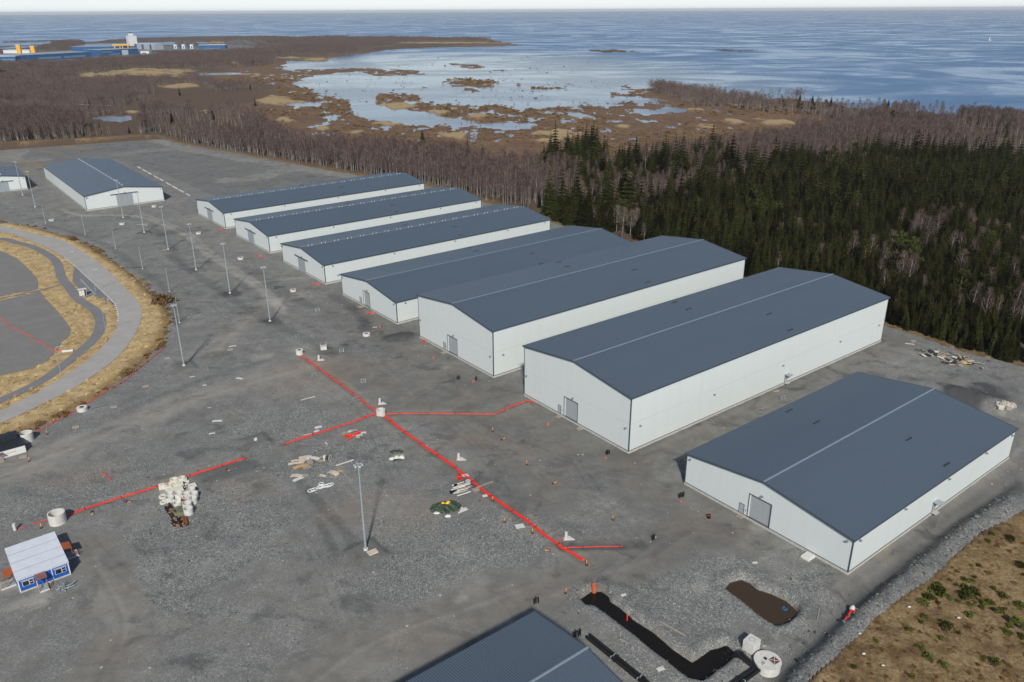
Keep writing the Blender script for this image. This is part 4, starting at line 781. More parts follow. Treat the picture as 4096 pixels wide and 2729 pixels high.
# white sheets lying about
for p, rz, a, b_, l in (((930, 1386), .4, 2.0, .7, 'long white sheet beside the dark grating near the centre left'), ((957, 1515), -.3, 1.9, .8, 'white sheet piece on the smooth wheel track'), ((769, 1508), .5, 1.2, .5, 'small white sheet below the light mast near the verge bend'), ((818, 1542), .3, .9, .6, 'small square white sheet on dark gravel at left'), ((869, 1685), .1, 2.2, .9, 'largest white sheet on the reddish gravel'), ((848, 1735), .4, 1.3, .6, 'white sheet below the largest one on the reddish gravel'), ((837, 1632), .2, .9, .3, 'thin white sliver above the reddish gravel'), ((1274, 1710), .5, 1.6, 1.0, 'upper white sheet by the left conduit run'), ((1266, 1725), .5, 1.2, .8, 'lower white sheet by the left conduit run'), ((2080, 2107), .3, 1.6, 1.3, 'crumpled white sheet right of the lower conduits'), ((2644, 2679), .4, 1.2, .7, 'pale slab piece between trench and roof'), ((1864, 1900), .2, 1.9, 1.0, 'white cloth draped over the lower conduits'), ((3020, 2253), .2, .9, .5, 'small white sheet above the brown pond'), ((2495, 2385), .5, .9, .5, 'small white stone slab by the trench'), ((1940, 1985), .3, 1.0, .8, 'brown grey sheet by the lower conduits'), ((1500, 1310), .2, 1.3, .5, 'white sheet piece behind the ring near the dark heap'), ((480, 818), .2, .01, .01, 'x')):
    if l != 'x': board(*p, rz, a*1.15, b_*1.15, l, M_sheet, .06, .03, .03, 'white_sheet', 'sheet')
for p, rz, L_, w_, l in (((1938, 1941), .62, 4.6, .45, 'grey plank laid across the lower conduits'), ((1232, 1594), .62, 4.2, .35, 'pale plank on reddish gravel left of the conduit crossing'), ((2690, 2518), -.75, 5.2, .35, 'long grey plank beside the flooded trench'), ((1305, 1775), -.9, 1.3, .3, 'short plank left of the board pile'), ((3055, 1633), .45, 5.5, .12, 'thin rod on the track between the two nearest halls'), ((3275, 2450), 1.1, 3.4, .15, 'thin grey pole right of the brown pond'), ((575, 900), -.5, 6.0, .3, 'upper of two crossed white planks near the crosswise hall'), ((570, 898), .2, 5.5, .3, 'lower of two crossed white planks near the crosswise hall'), ((3105, 1566), .4, 1.9, .8, 'wooden board below the canopy door of the tall hall'), ((1340, 1765), -.9, 2.0, .08, 'thin steel rod near the red pile'), ((1230, 1738), .4, 2.0, .2, 'white strip lying on the left conduit run'), ((1060, 1360), .3, 4, .1, 'thin wire rod near the tall ring')): board(*p, rz, L_, w_, l, M_wood if 'grey' in l or 'wooden' in l or 'rod' in l or 'pole' in l else M_sheet, .03, .05, .06, 'plank', 'plank')
# sheets and boards by the mast
for p, rz, L_, w_, m, bd, l in (((1222, 1835), .3, 3.0, 2.2, M_pale, .1, 'wide pale board at the left end of the stacked panels'), ((1250, 1836), -.15, 3.8, 1.2, M_sheet, .25, 'grey ribbed panels stacked in the board pile'), ((1208, 1846), .2, 1.4, .9, M_pale, .05, 'small pale offcut below the wide pale board'), ((1184, 1855), .25, 3.6, .9, M_pale, .12, 'bundle of pale laths left of the board pile'), ((1182, 1845), .3, 2.0, .7, M_pale, .15, 'loose pale offcut above the lath bundle'), ((1203, 1868), .55, 3.6, 1.2, M_ply, .15, 'orange plywood sheet below the lath bundle'), ((1228, 1871), .5, 1.8, 1.4, M_wood, .1, 'grey slatted panel beside the plywood sheet'), ((1278, 1845), -.3, 2.0, .9, M_wood, .06, 'mouldy board right of the log bundle'), ((1187, 1906), -.1, 2.8, 1.3, M_pale, .2, 'pale curled board in the lower left offcut group'), ((1193, 1917), .75, 2.6, 1.0, M_sheet, .05, 'white board pointing down in the lower left offcut group'), ((1219, 1903), .1, 1.6, 1.2, M_wood, .06, 'grey panel at the right of the lower left offcut group'), ((1332, 1895), -.5, 2.9, 1.4, M_pale, .35, 'bent pale board propped up left of the nearest mast head'), ((1361, 1886), .15, 1.4, .9, M_ply, .05, 'small tan board beside the bent pale board'), ((1291, 1904), -.3, 1.6, .8, M_pale, .06, 'slatted offcut above the grey tarpaulin'), ((1332, 1911), .05, 1.5, .4, M_wood, .04, 'grey plank piece below the bent pale board'), ((1289, 1832), .5, 1.6, .9, M_wood, .2, 'grey leaning panel next to the pale crate')):
    board(*p, rz, L_, w_, l, m, bd, .04, .05)
t = thing('log_bundle', 'bundle of short round logs in the board pile', 'logs', at(1240, 1851), 2.2)
for k in range(9): MB().cyl((-.8, (k % 4-1.5)*.27, .14+.24*(k//4)), (.8, (k % 4-1.5)*.27+.04, .14+.24*(k//4)), .13, n=8).build('log', M_wood, t)
t = thing('crate', 'upright pale crate beside the cable reel', 'crate', at(1301, 1841), .2); MB().bb(-.4, .4, -.3, .3, 0, 1.3).build('body', M_sheet, t); MB().bb(-.44, .44, -.34, .34, .6, .7).build('band', M_wood, t)
t = thing('cable_reel', 'wooden cable reel standing on its rims by the board pile', 'cable reel', at(1314, 1844), -.25)
for s in (-1, 1): MB().cyl((s*.5, 0, .8), (s*.42, 0, .8), .8, n=24).build('flange', M_wood, t); MB().ring((0, 0, 0), .78, .6, .03, 24).build('rim', M_sheet, t).matrix_local = Matrix.Translation((s*.52, 0, .8))@Matrix.Rotation(math.pi/2, 4, 'Y')
MB().cyl((-.42, 0, .8), (.42, 0, .8), .42, n=16).build('drum', M_dark, t)
t = thing('bench', 'long plain wooden bench standing alone left of the nearest mast head', 'bench', at(1380, 1860), .62); MB().bb(-2.3, 2.3, -.25, .25, .55, .63).build('seat', M_sheet, t)
for s in (-1, 1): MB().bb(s*1.7-.06, s*1.7+.06, -.22, .22, 0, .55).build('leg', M_wood, t)
MB().bb(-1.7, 1.7, -.05, .05, .12, .2).build('stretcher', M_wood, t)
t = thing('hose_coils', 'white hose lying in loose coils below the offcuts', 'hose', at(1285, 1950), .5)
M_wh = mat('hose_white', (.75, .78, .78), .5)
for cx, cy, r in ((-2.4, -.2, .8), (-1.7, -.1, .75), (-.2, .2, .8), (.1, .5, .7), (1.6, .0, .8), (2.2, .1, .75), (.8, .2, .7), (.4, 1.5, .6)):
    for k in range(2): MB().tube([((r-.14*k)*math.cos(a)+cx, (r*.9-.14*k)*math.sin(a)+cy, .05+.04*k) for a in np.linspace(0, 6.3, 18)], .05, 5).build('coil', M_wh, t)
def crumple(rx, ry, h, s, m, name, parent, n=26, flat=.0):
    V = []; F = []
    for i in range(n+1):
        for j in range(n+1):
            u, v = 2*i/n-1, 2*j/n-1; k = max(abs(u), abs(v)); rr = math.hypot(u, v) or 1; x, y = u*k/rr*rx, v*k/rr*ry
            nz = float(fbm(np.array([x*1.3+s*9.]), np.array([y*1.3]), s, 4)[0]); ed = 1+.5*(nz-.5)*k
            V.append((x*ed, y*ed, max(.02, h*(1-k**3)*(.35+1.3*nz)+.12*(nz-.3))))
    for i in range(n):
        for j in range(n): a = i*(n+1)+j; F.append((a, a+n+1, a+n+2, a+1))
    return MB().add(V, F).build(name, m, parent)
t = thing('green_tarpaulin', 'dark green tarpaulin heap with yellow rags and white board near the lower conduits', 'tarpaulin', at(1783, 2030), .2)
crumple(3.4, 2.3, .9, 4, M_tarp, 'sheet', t)
for cx, cy in ((-.6, .2), (.7, .35), (.4, .1)): crumple(.45, .35, .3, int(cx*10)+40, mat('rag_yellow', (.85, .5, .03)), 'yellow_rag', t, 8).location = (cx, cy, .95)
t = thing('notched_sheet', 'notched white sheet at the right end of the green tarpaulin heap', 'panel', at(1848, 2045), .6); MB().prism([(-1.2, -.4), (1.3, -.3), (.9, 0), (1.5, .4), (.7, .5), (.5, 1.2), (0, .5), (-.5, .1)], 0, .25).build('panel', M_sheet, t)
for p, l in (((1746, 2053), 'white rag left of the green tarpaulin heap'), ((1791, 2066), 'white rag below the green tarpaulin heap')): tag(crumple(.7, .45, .35, int(p[0]), M_sheet, 'white_rag', None, 8), l, 'rag').location = at(*p)
t = thing('tarpaulin', 'small dark green tarpaulin above the white sacks right of the mast', 'tarpaulin', at(1586, 1808), 0); crumple(1.7, .9, .5, 61, M_tarp, 'sheet', t, 18)
t = thing('tarpaulin', 'small green tarpaulin lying below the white sacks right of the mast', 'tarpaulin', at(1590, 1842), 0); crumple(1.2, .6, .4, 64, M_tarp, 'sheet', t, 14)
for p, l in (((1569, 1837), 'left white sack between the two small tarpaulins'), ((1588, 1834), 'middle white sack between the two small tarpaulins'), ((1607, 1832), 'right white sack between the two small tarpaulins')): tag(crumple(.8, .6, .55, int(p[0]), M_sheet, 'white_sack', None, 10), l, 'sack').location = at(*p)
board(1598, 1824, .2, 2.6, 1.0, 'brown slatted panel above the white sacks', M_wood, .08, .1)
# red pile
t0 = at(1410, 1745)
pile = [('bent red pipe bundle on the red scrap pile', 0, 0), ]
t = thing('pipe_bundle', 'tied bundle of short red pipes on the scrap pile below the left conduits', 'pipes', t0, .5)
for k in range(14): MB().cyl((-1.1+.2*math.sin(k*3), (k % 5-2)*.19, .12+.18*(k//5)), (1.1+.2*math.sin(k*5), (k % 5-2)*.19, .12+.18*(k//5)), .09, n=7).build('pipe', M_red, t)
MB().bb(-.15, .15, -.5, .5, .0, .72).build('strap', mat('strap_grey', (.2, .2, .2)), t)
for p, rz, L_, l in (((1384, 1747), .5, 2.0, 'red pipe sticking out left of the red scrap pile'), ((1398, 1760), .7, 1.6, 'red pipe sticking out below the red scrap pile'), ((1421, 1724), 1.5, 1.8, 'short thick red pipe on top of the red scrap pile'), ((1436, 1734), .2, 2.0, 'red pipe at the right of the red scrap pile')): tag(MB().cyl((-L_/2, 0, .15), (L_/2, 0, .35), .13, n=8).build('red_pipe', M_red), l, 'pipe').matrix_world = Matrix.Translation(at(*p, .1))@Matrix.Rotation(rz, 4, 'Z')
for p, rz, a, b_, m, l in (((1387, 1733), .5, 2.2, 1.2, M_wood, 'dark grey panel left in the red scrap pile'), ((1416, 1727), .2, 2.0, 1.0, M_galv, 'grey metal sheet on top of the red scrap pile'), ((1454, 1733), .2, 1.4, .9, M_sheet, 'white square sheet right of the red scrap pile'), ((1437, 1743), .3, 1.7, .7, M_sheet, 'pale tray at the right of the red scrap pile'), ((1432, 1751), 0, 1.0, .5, M_pale, 'small cream offcut below the red scrap pile'), ((1402, 1731), .4, 1.2, .8, M_sheet, 'white crumpled sheet on the red scrap pile')): board(*p, rz, a, b_, l, m, .1, .35 if 'on' in l.split() else .06)
# scrap pipes by the tarpaulin
for k in range(16):
    m = (M_sheet, M_black, M_pale, M_sheet, M_wood)[k % 5]; nm = ('white', 'black', 'pale wooden', 'white', 'grey wooden')[k % 5]
    o = tag(MB().cyl((-1.6+.3*math.sin(k*7), 0, .1), (1.6+.3*math.sin(k*4), 0, .14), .13 if k % 5 in (0, 3) else .07, n=8).build('scrap_pipe' if k % 5 in (0, 1, 3) else 'scrap_stick', m), nm+(' pipe' if k % 5 in (0, 1, 3) else ' stick')+' in the loose scrap bundle beside the lower conduits', 'pipe' if k % 5 in (0, 1, 3) else 'stick', 'scrap pipes and sticks beside the lower conduits')
    a = g(1840+(k % 4)*9-8, 1938+k*2.6); o.location = (a[0], a[1], zat(*a)+.05+.12*(k % 3)); o.rotation_euler = (0, .03, .55+.12*math.sin(k*2.3))
for p, rz, l in (((1903, 1962), .3, 'small pallet right of the scrap pipes'), ((1812, 1970), .2, 'black frame at the left end of the scrap pipes')): pallet(*p, rz, l, M_black if 'black' in l else M_wood, 1.0)
t = thing('black_bucket', 'black bucket left of the scrap pipes', 'bucket', at(1823, 1946)); MB().ring((0, 0, 0), .4, .34, .5, 16, floor=.1).build('body', M_black, t); MB().tube([(.36*math.cos(a), 0, .5+.36*math.sin(a)) for a in np.linspace(0, 3.14, 9)], .02, 4).build('handle', M_galv, t)
t = thing('cable_spool', 'clear spool lying flat above the scrap pipes', 'spool', at(1872, 1932)); MB().cyl((0, 0, 0), (0, 0, .08), .65, n=24).cyl((0, 0, .08), (0, 0, .5), .3, n=16).build('flange', M_galv, t); MB().cyl((0, 0, .5), (0, 0, .57), .6, n=24).build('top_flange', mat('flood_grey', (.45, .49, .52)), t)
t = thing('red_bin', 'open red plastic bin lying on its side near the lower conduits', 'bin', at(1838, 1917), .1); b = MB()
for bx in ((-.5, .5, -.5, -.42, 0, 1.1), (-.5, .5, .42, .5, 0, 1.1), (-.5, .5, -.42, .42, 1.02, 1.1), (-.5, .5, -.42, .42, 0, .08), (-.42, .42, .34, .42, .08, 1.02)): b.bb(*bx)
b.build('body', mat('bin_red', (.55, .02, .015), .4), t); MB().bb(-.56, .56, -.56, -.5, .9, 1.16).build('rim', mat('bin_red2', (.7, .05, .04), .4), t)
# stack of concrete goods
M_cream = mat('concrete_cream', (.68, .65, .55), .85, .08, 1.5)
K = .1658; CG = lambda x, y: (600+x*K, 1880+y*K)
for i, (x, y, r, h) in enumerate(((478, 660, .92, 1.25), (492, 755, .92, 1.25), (697, 670, .95, 1.35), (880, 680, .95, 1.3), (910, 760, .92, 1.3), (1005, 570, .95, 1.35), (1070, 670, .95, 1.35), (1045, 785, .95, 1.3), (910, 910, .98, 1.35), (940, 1050, .98, 1.45), (672, 835, .9, .7))):
    wh = ['left ring of the upper ring row', 'ring standing below the left upper ring', 'ring in the middle of the upper ring row', 'ring right of the middle in the upper row', 'ring just above the rusty drum', 'uppermost open ring below the black clamps', 'rightmost open ring of the goods stack', 'open ring right of the rusty drum', 'upper of two open rings beside the olive net', 'lowest open ring beside the olive net', 'low open ring full of scraps above the olive net'][i]
    t = thing('well_ring', 'pale concrete '+wh, 'concrete ring', at(*CG(x, y)), 0, 'concrete goods stacked by the lower left conduits'); MB().ring((0, 0, 0), r, r*.86, h, 24, floor=.05).build('ring', M_concw, t)
for i, (x, y, r, n, l) in enumerate(((590, 300, 1.1, 3, 'stack of flat cream concrete rings touching the conduits'), (800, 265, .95, 3, 'stack of flat cream rings right of the conduit stack'), (855, 320, .9, 1, 'single flat cream ring right of the ring stacks'), (320, 650, .95, 1, 'single flat cream ring at the left of the goods'), (372, 705, .7, 1, 'small cream ring below the left flat ring'), (322, 795, .75, 1, 'lowest small cream ring at the left of the goods'), (590, 610, .75, 1, 'small cream ring between two tall rings'), (805, 580, .7, 1, 'small cream ring behind the tall rings'), (490, 400, .8, 2, 'cream rings among the cream blocks'))):
    t = thing('flat_ring', l, 'concrete ring', at(*CG(x, y)), i)
    for k in range(n): MB().ring((.1*math.sin(k*2), .08*k, .02+k*.3), r*(1-.08*k), r*.55, .27, 24).build('ring', M_cream, t)
for i, (x, y, rz, a, b_, h, l) in enumerate(((300, 455, .5, 1.4, 1.1, 1.1, 'cream concrete block pair at the left of the blocks'), (385, 440, .5, .8, 1.2, .9, 'slim cream block beside the left block pair'), (505, 530, .5, 1.8, 1.1, .8, 'cream block at the lower middle of the blocks'), (460, 480, .5, 1.5, .8, 1.0, 'cream block behind the lower middle block'), (680, 510, .6, 2.2, 1.3, .9, 'largest cream block in front of the goods'), (600, 420, .5, 1.6, .9, .8, 'cream block in the middle behind the largest'), (735, 400, .5, 1.4, 1.3, 1.0, 'cream block with round hole right of the blocks'), (1025, 390, .6, 1.7, 1.2, .4, 'flat cream slab right of the black clamps'))):
    t = thing('concrete_block', l, 'concrete block', at(*CG(x, y)), rz); MB().bb(-a/2, a/2, -b_/2, b_/2, 0, h*.46).build('lower_slab', M_cream, t); MB().bb(-a/2+.03, a/2-.06, -b_/2+.04, b_/2, h*.48, h).build('upper_slab', M_cream, t)
t = thing('pipe_clamps', 'row of black clamps with white caps beside the flat slab', 'clamps', at(*CG(920, 460)), .35)
for k in range(4): MB().cyl((k*.42-.63, 0, 0), (k*.42-.63, 0, .55), .2, n=10).build('clamp', M_black, t); MB().cyl((k*.42-.63, 0, .55), (k*.42-.63, 0, .66), .15, n=10).build('cap', M_sheet, t); MB().cyl((k*.42-.63, -.45, .15), (k*.42-.63, -.2, .15), .15, n=8).build('end', M_terra, t)
t = thing('rusty_drum', 'rusty coil drum among the pale rings', 'drum', at(*CG(832, 820))); M_rust = mat('rust', (.22, .075, .03), .8, .25, 4)
MB().cyl((0, 0, 1.0), (0, 0, 1.15), .62, n=20).build('top', M_rust, t); MB().cyl((0, 0, 0), (0, 0, .12), .62, n=20).build('bottom', M_rust, t); MB().cyl((0, 0, .1), (0, 0, 1.0), .5, n=16).build('core', mat('cage_grey', (.3, .25, .2)), t)
t = thing('camouflage_net', 'olive net spread beside the black pipes and pale rings', 'net', at(*CG(720, 1000)), -.3); crumple(2.3, 2.0, .55, 71, M_tarp2, 'sheet', t, 22)
for i, (x0, y0, x1, y1, r) in enumerate(((460, 820, 550, 965, .2), (455, 880, 500, 955, .2), (370, 900, 460, 1040, .2), (420, 920, 440, 940, .2), (355, 930, 535, 1180, .12), (520, 1060, 590, 1170, .22), (560, 990, 640, 1105, .2), (600, 985, 665, 1085, .2), (540, 1230, 585, 1325, .22), (610, 1260, 655, 1340, .22), (690, 1210, 765, 1410, .18), (530, 1300, 605, 1390, .15), (765, 1240, 790, 1310, .22), (755, 1160, 680, 1210, .22), (640, 1130, 690, 1260, .1))):
    wh = ['uppermost long', 'second from top', 'left', 'short hidden', 'thin leftmost', 'thick middle', 'right middle', 'rightmost of the upper group', 'left of the lower group', 'second in the lower group', 'longest in the lower group', 'lowest left in the lower group', 'short upright beside the rust pipes', 'short slanting beside the net', 'thin loose'][i]
    a = at(*CG(x0, y0), r); c = at(*CG(x1, y1), r); v = Vector(c)-Vector(a); v = v if v.length > 1 else v.normalized()*1.2
    t = thing('black_pipe', wh+' black pipe with orange end in the pipe pile', 'pipe', a, 0, 'black pipes piled by the pale rings'); MB().cyl((0, 0, 0), v, r, n=12).build('pipe', M_black, t)
    if r > .12: MB().cyl(v, v*1.06, r*.72, n=10).build('end_cap', mat('end_orange', (.75, .22, .03)), t)
for i, (x0, y0, x1, y1) in enumerate(((790, 1150, 850, 1325), (860, 1160, 905, 1355))):
    a = at(*CG(x0, y0), .27); c = at(*CG(x1, y1), .27); o = MB().cyl(a, c, .26, n=14, cap=False).cyl(a, c, .22, n=14, cap=False).build('rust_pipe', M_rust); tag(o, ('left' if i == 0 else 'right')+' of two rust brown pipes at the foot of the pipe pile', 'pipe')
for p, rz, l in ((CG(325, 540), .5, 'grey steel grating beside the cream blocks'), ): pallet(*p, rz, l, M_galv, 1.0)
for i, (x, y) in enumerate(((600, 780), (730, 745), (745, 820), (690, 715))): tag(crumple(.4, .4, .4, 80+i, M_sheet, 'scrap_bag', None, 8), ['white scrap bag left of the low ring', 'white scrap bag above the low ring', 'white scrap bag beside the rusty drum', 'white scrap bag behind the low ring'][i], 'bag').location = at(*CG(x, y), .3)
# frames, trestles, gratings
def trestle(px, py, rz, label, s=1.0):
    t = thing('trestle', label, 'trestle', at(px, py), rz); t.scale = (s*1.25,)*3
    MB().cyl((-.6, 0, .8), (.6, 0, .8), .045, n=6).build('top_bar', M_galv, t)
    for x in (-.5, .5):
        for y in (-.38, .38): MB().cyl((x, 0, .8), (x, y, 0), .04, n=6).build('leg', M_galv, t)
    for y in (-.3, .3): MB().cyl((-.5, y, .2), (.5, y, .2), .03, n=5).build('brace', M_galv, t)
for p, rz, l in (((1367, 1408), .3, 'grey trestle above the upper conduits near the crate'), ((1257, 1506), .8, 'grey trestle left of the upper conduits'), ((1454, 1530), .2, 'grey trestle right of the upper conduits'), ((1421, 1603), .9, 'grey trestle close to the conduit crossing'), ((3130, 1597), .4, 'grey trestle on the track between the two nearest halls'), ((1270, 1245), .4, 'grey trestle before the low roller gate hall'), ((1190, 1351), .9, 'grey trestle near the tall light mast at the halls end')): trestle(*p, rz, l)
t = thing('trestle_pile', 'tangle of grey trestles in front of the blue cabin', 'trestles', at(265, 2352), .3)
for k in range(14): a = random.random()*3.14; c = (random.uniform(-.8, .8), random.uniform(-.8, .8)); MB().cyl((c[0]-1.1*math.cos(a), c[1]-1.1*math.sin(a), .1+.1*(k % 4)), (c[0]+1.1*math.cos(a), c[1]+1.1*math.sin(a), .2+.6*random.random()), .06, n=5).build('bar', M_galv, t)
for p, a, b_, rz, l in (((358, 1650), 3.0, 1.6, .62, 'steel grating lying beside the verge ring'), ((400, 1628), 3.2, 1.5, .62, 'dark mesh panel above the steel grating')):
    t = thing('steel_grating', l, 'grating', at(*p), rz); MB().bb(-a/2, a/2, -b_/2, -b_/2+.08, 0, .08).bb(-a/2, a/2, b_/2-.08, b_/2, 0, .08).bb(-a/2, -a/2+.08, -b_/2, b_/2, 0, .082).bb(a/2-.08, a/2, -b_/2, b_/2, 0, .082).build('frame', M_galv, t)
    for k in range(9): MB().bb(-a/2+a*(k+.5)/9-.03, -a/2+a*(k+.5)/9+.03, -b_/2, b_/2, .01, .06).build('bar', M_dark if 'dark' in l else M_galv, t)
t = thing('pallet_box', 'pale pallet box with posts beside the tall ring', 'crate', at(1295, 1398), .3); MB().bb(-.95, .95, -.75, .75, .1, 1.1).build('box', M_concw, t)
for x in (-.9, .9):
    for y in (-.7, .7): MB().cyl((x, y, 1.1), (x, y, 2.0), .05, n=6).build('post', M_sheet, t)
MB().bb(-.95, .95, -.04, .04, 1.5, 1.58).build('rail', M_sheet, t); MB().bb(-.9, .9, -.7, .7, 0, .1).build('pallet', M_wood, t)
t = thing('tarpaulin', 'small green tarpaulin right of the pale pallet box', 'tarpaulin', at(1320, 1396)); crumple(.8, .5, .4, 90, M_tarp, 'sheet', t, 10)
x, y = g(272, 1409, .4); t = thing('culvert_pipe', 'pale culvert pipe end at the edge of the asphalt lot', 'culvert', (x, y, .4), .3); MB().cyl((-1.6, 0, .4), (1.6, 0, .4), .42, n=18, cap=False).cyl((-1.6, 0, .4), (1.6, 0, .4), .36, n=18, cap=False).build('pipe', M_concw, t)
# white membrane strips along the trench beside the crosswise hall
sA, sB = np.array(g(548, 666)), np.array(g(770, 790))
for k in range(9):
    f0 = k/9+.01; f1 = f0+.06+.03*random.random(); a = sA+(sB-sA)*f0; b_ = sA+(sB-sA)*f1; c = (a+b_)/2; d = b_-a
    o = MB().box((0, 0, .1), (np.hypot(*d), .8+.4*random.random(), .12)).build('membrane_strip', M_sheet); o.location = (c[0], c[1], zat(*c)); o.rotation_euler = (0, 0, math.atan2(d[1], d[0])); tag(o, 'white membrane strip laid along the trench beside the crosswise hall', 'membrane', 'white strips in a line beside the crosswise hall')
# scrap timber heap by the wood, pale stones
for k in range(60):
    u = random.gauss(0, 1); px = 3790+u*62+random.gauss(0, 8); py = 1432+u*16+random.gauss(0, 12)+abs(random.gauss(0, 6))
    m = random.choice([M_wood, M_wood, M_sheet, M_pale, M_dark, M_ply]); x, y = g(px, py)
    board(px, py, random.uniform(0, 3.1), random.uniform(1.2, 3.4), random.uniform(.25, 1.3), 'weathered board in the scrap timber heap by the spruce wood', m, .05, random.uniform(.05, .7), .07, 'scrap_board', 'board', random.uniform(-.5, .5), 'boards in the scrap timber heap')
for k in range(6): pallet(3755+k*22, 1425+k*8+random.gauss(0, 6), random.uniform(0, 3), 'broken pallet in the scrap timber heap by the spruce wood', None, 1.2, random.uniform(-.7, .7))['group'] = 'pallets in the scrap timber heap'
t = thing('red_scrap', 'red plastic sheet and pipe with white bag in the ditch by the moor', 'scrap', at(3400, 2452), .7); MB().prism([(-2.2, -.1), (-.2, .2), (1.4, .5), (1.6, -.3), (.2, -.2), (-2.2, -.25)], .1, .35).build('sheet', M_red, t); crumple(.6, .5, .5, 95, M_sheet, 'bag', t, 10).location = (1.9, .5, .1); crumple(.5, .5, .5, 96, M_black, 'black_bag', t, 10).location = (.1, -.6, .1)
for i, (px, py) in enumerate(((3531, 2396), (3438, 2542), (3453, 2624), (3530, 2670), (3833, 2480), (3635, 2436))):
    tag(crumple(.3, .2, .12, 110+i, M_sheet, 'litter', None, 8), ['white litter on the stone bank', 'white block at the edge of stones and moor', 'white litter on the lower moor', 'white rag on the lower moor near the bottom', 'white litter in the middle of the moor', 'white litter just beyond the stone bank'][i], 'litter').location = (*g(px, py), .45)
# ------------------------------------------------------------------ cabins
t = thing('site_cabin', 'blue site cabin with flat white roof and porches at the lower left', 'cabin', (-91.79, 121.09, 0), R_(38.7))
CW, CD, CH = 8.63, 12.5, 2.75; M_blue = mat('cabin_blue', (.012, .10, .42), .45, .06); M_cw = mat('cabin_white', (.68, .68, .68), .5, .05); M_croof = mat('cabin_roof', (.66, .70, .76), .5, .05, .6); M_brown = mat('porch_brown', (.36, .09, .03), .6, .12); M_tile = mat('porch_tile', (.20, .10, .09), .8, .15)
MB().bb(-.02, CW+.02, -.02, CD+.02, -.2, .32).build('base', M_conc, t)
for a, b_ in ((.2, 2.85), (3.0, 5.6), (5.75, 8.43)): MB().bb(a, b_, .0, .1, .32, CH).build('wall_panel', M_blue, t)
for a in (0, 2.85, 5.6, 8.43): MB().bb(a, a+.2 if a in (0, 8.43) else a+.15, -.03, .12, .32, CH).build('frame_post', M_cw, t)
for y0 in (0, 3.1, 6.2, 9.4):
    for x0, x1 in ((0, .1), (CW-.1, CW)): MB().bb(x0, x1, max(y0, .121), min(y0+3.08, CD), .32, CH).build('wall_panel', M_blue, t)
MB().bb(.1, CW-.1, CD-.1, CD, .32, CH).build('wall_panel', M_blue, t)
for k in range(4): rr = MB().bb(-.12, CW+.12, -.1+k*3.18, -.1+k*3.18+3.13, CH+.003, CH+.14).build('roof_module', M_croof, t); MB().bb(-.1, CW+.1, -.1+k*3.18, -.1+k*3.18+.05, CH+.14, CH+.19).build('seam', M_joint, rr)
for x0 in (.65, 6.15):
    wn = MB().bb(x0, x0+1.9, -.05, -.01, 1.15, 2.25).build('window', M_cw, t); MB().bb(x0+.08, x0+1.08, -.07, -.052, 1.22, 2.18).build('pane', M_glass, wn); MB().bb(x0+1.2, x0+1.82, -.07, -.052, 1.75, 2.18).build('pane', M_glass, wn); MB().bb(x0+1.2, x0+1.82, -.07, -.052, 1.22, 1.65).build('pane', M_glass, wn)
    MB().bb(x0-.2, x0+2.1, -.09, -.02, 2.4, 2.46).build('window_rail', M_cw, wn)
def porch(parent, x, y, rz, w_=1.7, d=2.3):
    p = link('porch', None, parent, (x, y, 0), rz)
    MB().bb(-w_/2, w_/2, -d, -.13, 0, .3).build('deck', M_concw, p); MB().bb(-w_/2+.1, w_/2-.1, -d+.1, -.15, .3, .31).build('mat', mat('deck_grey', (.30, .34, .34)), p)
    MB().box((0, -.85, 2.65), (w_+.3, 1.7, .1), (.2, 0, 0)).build('roof', M_tile if rz == 0 else M_brown, p)
    b = MB()
    for sx in (-w_/2+.06, w_/2-.06): b.bb(sx-.05, sx+.05, -1.6, -1.5, .3, 2.5); b.bb(sx-.04, sx+.04, -d+.05, -.15, 1.1, 1.18); b.bb(sx-.04, sx+.04, -d+.05, -d+.13, .3, 1.1)
    b.build('rails', M_brown, p)
porch(t, 3.7, 0, 0, 1.6); porch(t, CW, 6.4, math.pi/2, 2.3, 2.6); porch(t, 0, 4.2, -math.pi/2, 2.3, 2.6)
MB().bb(3.3, 4.1, -.05, -.02, .35, 2.3).build('door', M_blue, t)
b0 = np.array(g(106, 1808)); aa = np.array([math.cos(R_(38)), math.sin(R_(38))])
M_bl = mat('cabin_roof_black', (.022, .026, .034), .5, .15, .5)
t = thing('flat_cabin', 'low white cabin with dark flat roof at the left edge of the photo', 'cabin', (b0[0], b0[1], 0), R_(38)); MB().bb(-16, 0, 0, 4.6, 0, 1.9).build('wall', M_cw, t); MB().bb(-16.1, .1, -.1, 4.7, 1.9, 2.05).build('roof', M_bl, t); MB().bb(-6.4, -4.8, -1.3, 0, 1.5, 1.62).build('porch_roof', M_tile, t); MB().bb(-6.4, -4.9, -1.4, -.05, 0, .3).bb(-6.3, -5, -2.2, -1.4, 0, .15).build('steps', M_wood, t)
for k in range(5): MB().bb(-4.4+k*.5, -4.1+k*.5, -.06, 0, .9+.0*k, 1.1).build('vent', M_ply, t)
b1 = b0+np.array([-aa[1], aa[0]])*4.9
t = thing('dark_container', 'long black container behind the low cabin at the left edge', 'container', (b1[0], b1[1], 0), R_(38)); MB().bb(-16, -.6, .0, 2.6, 0, 2.9).build('body', mat('container_black', (.03, .035, .045), .5, .1), t); MB().bb(-16.1, -.5, -.1, 2.7, 2.9, 3.0).build('roof', M_bl, t)
for sx in np.arange(-15.5, -.9, 1.2): MB().bb(sx, sx+.5, -.05, -.001, .1, 2.85).build('rib', M_bl, t)

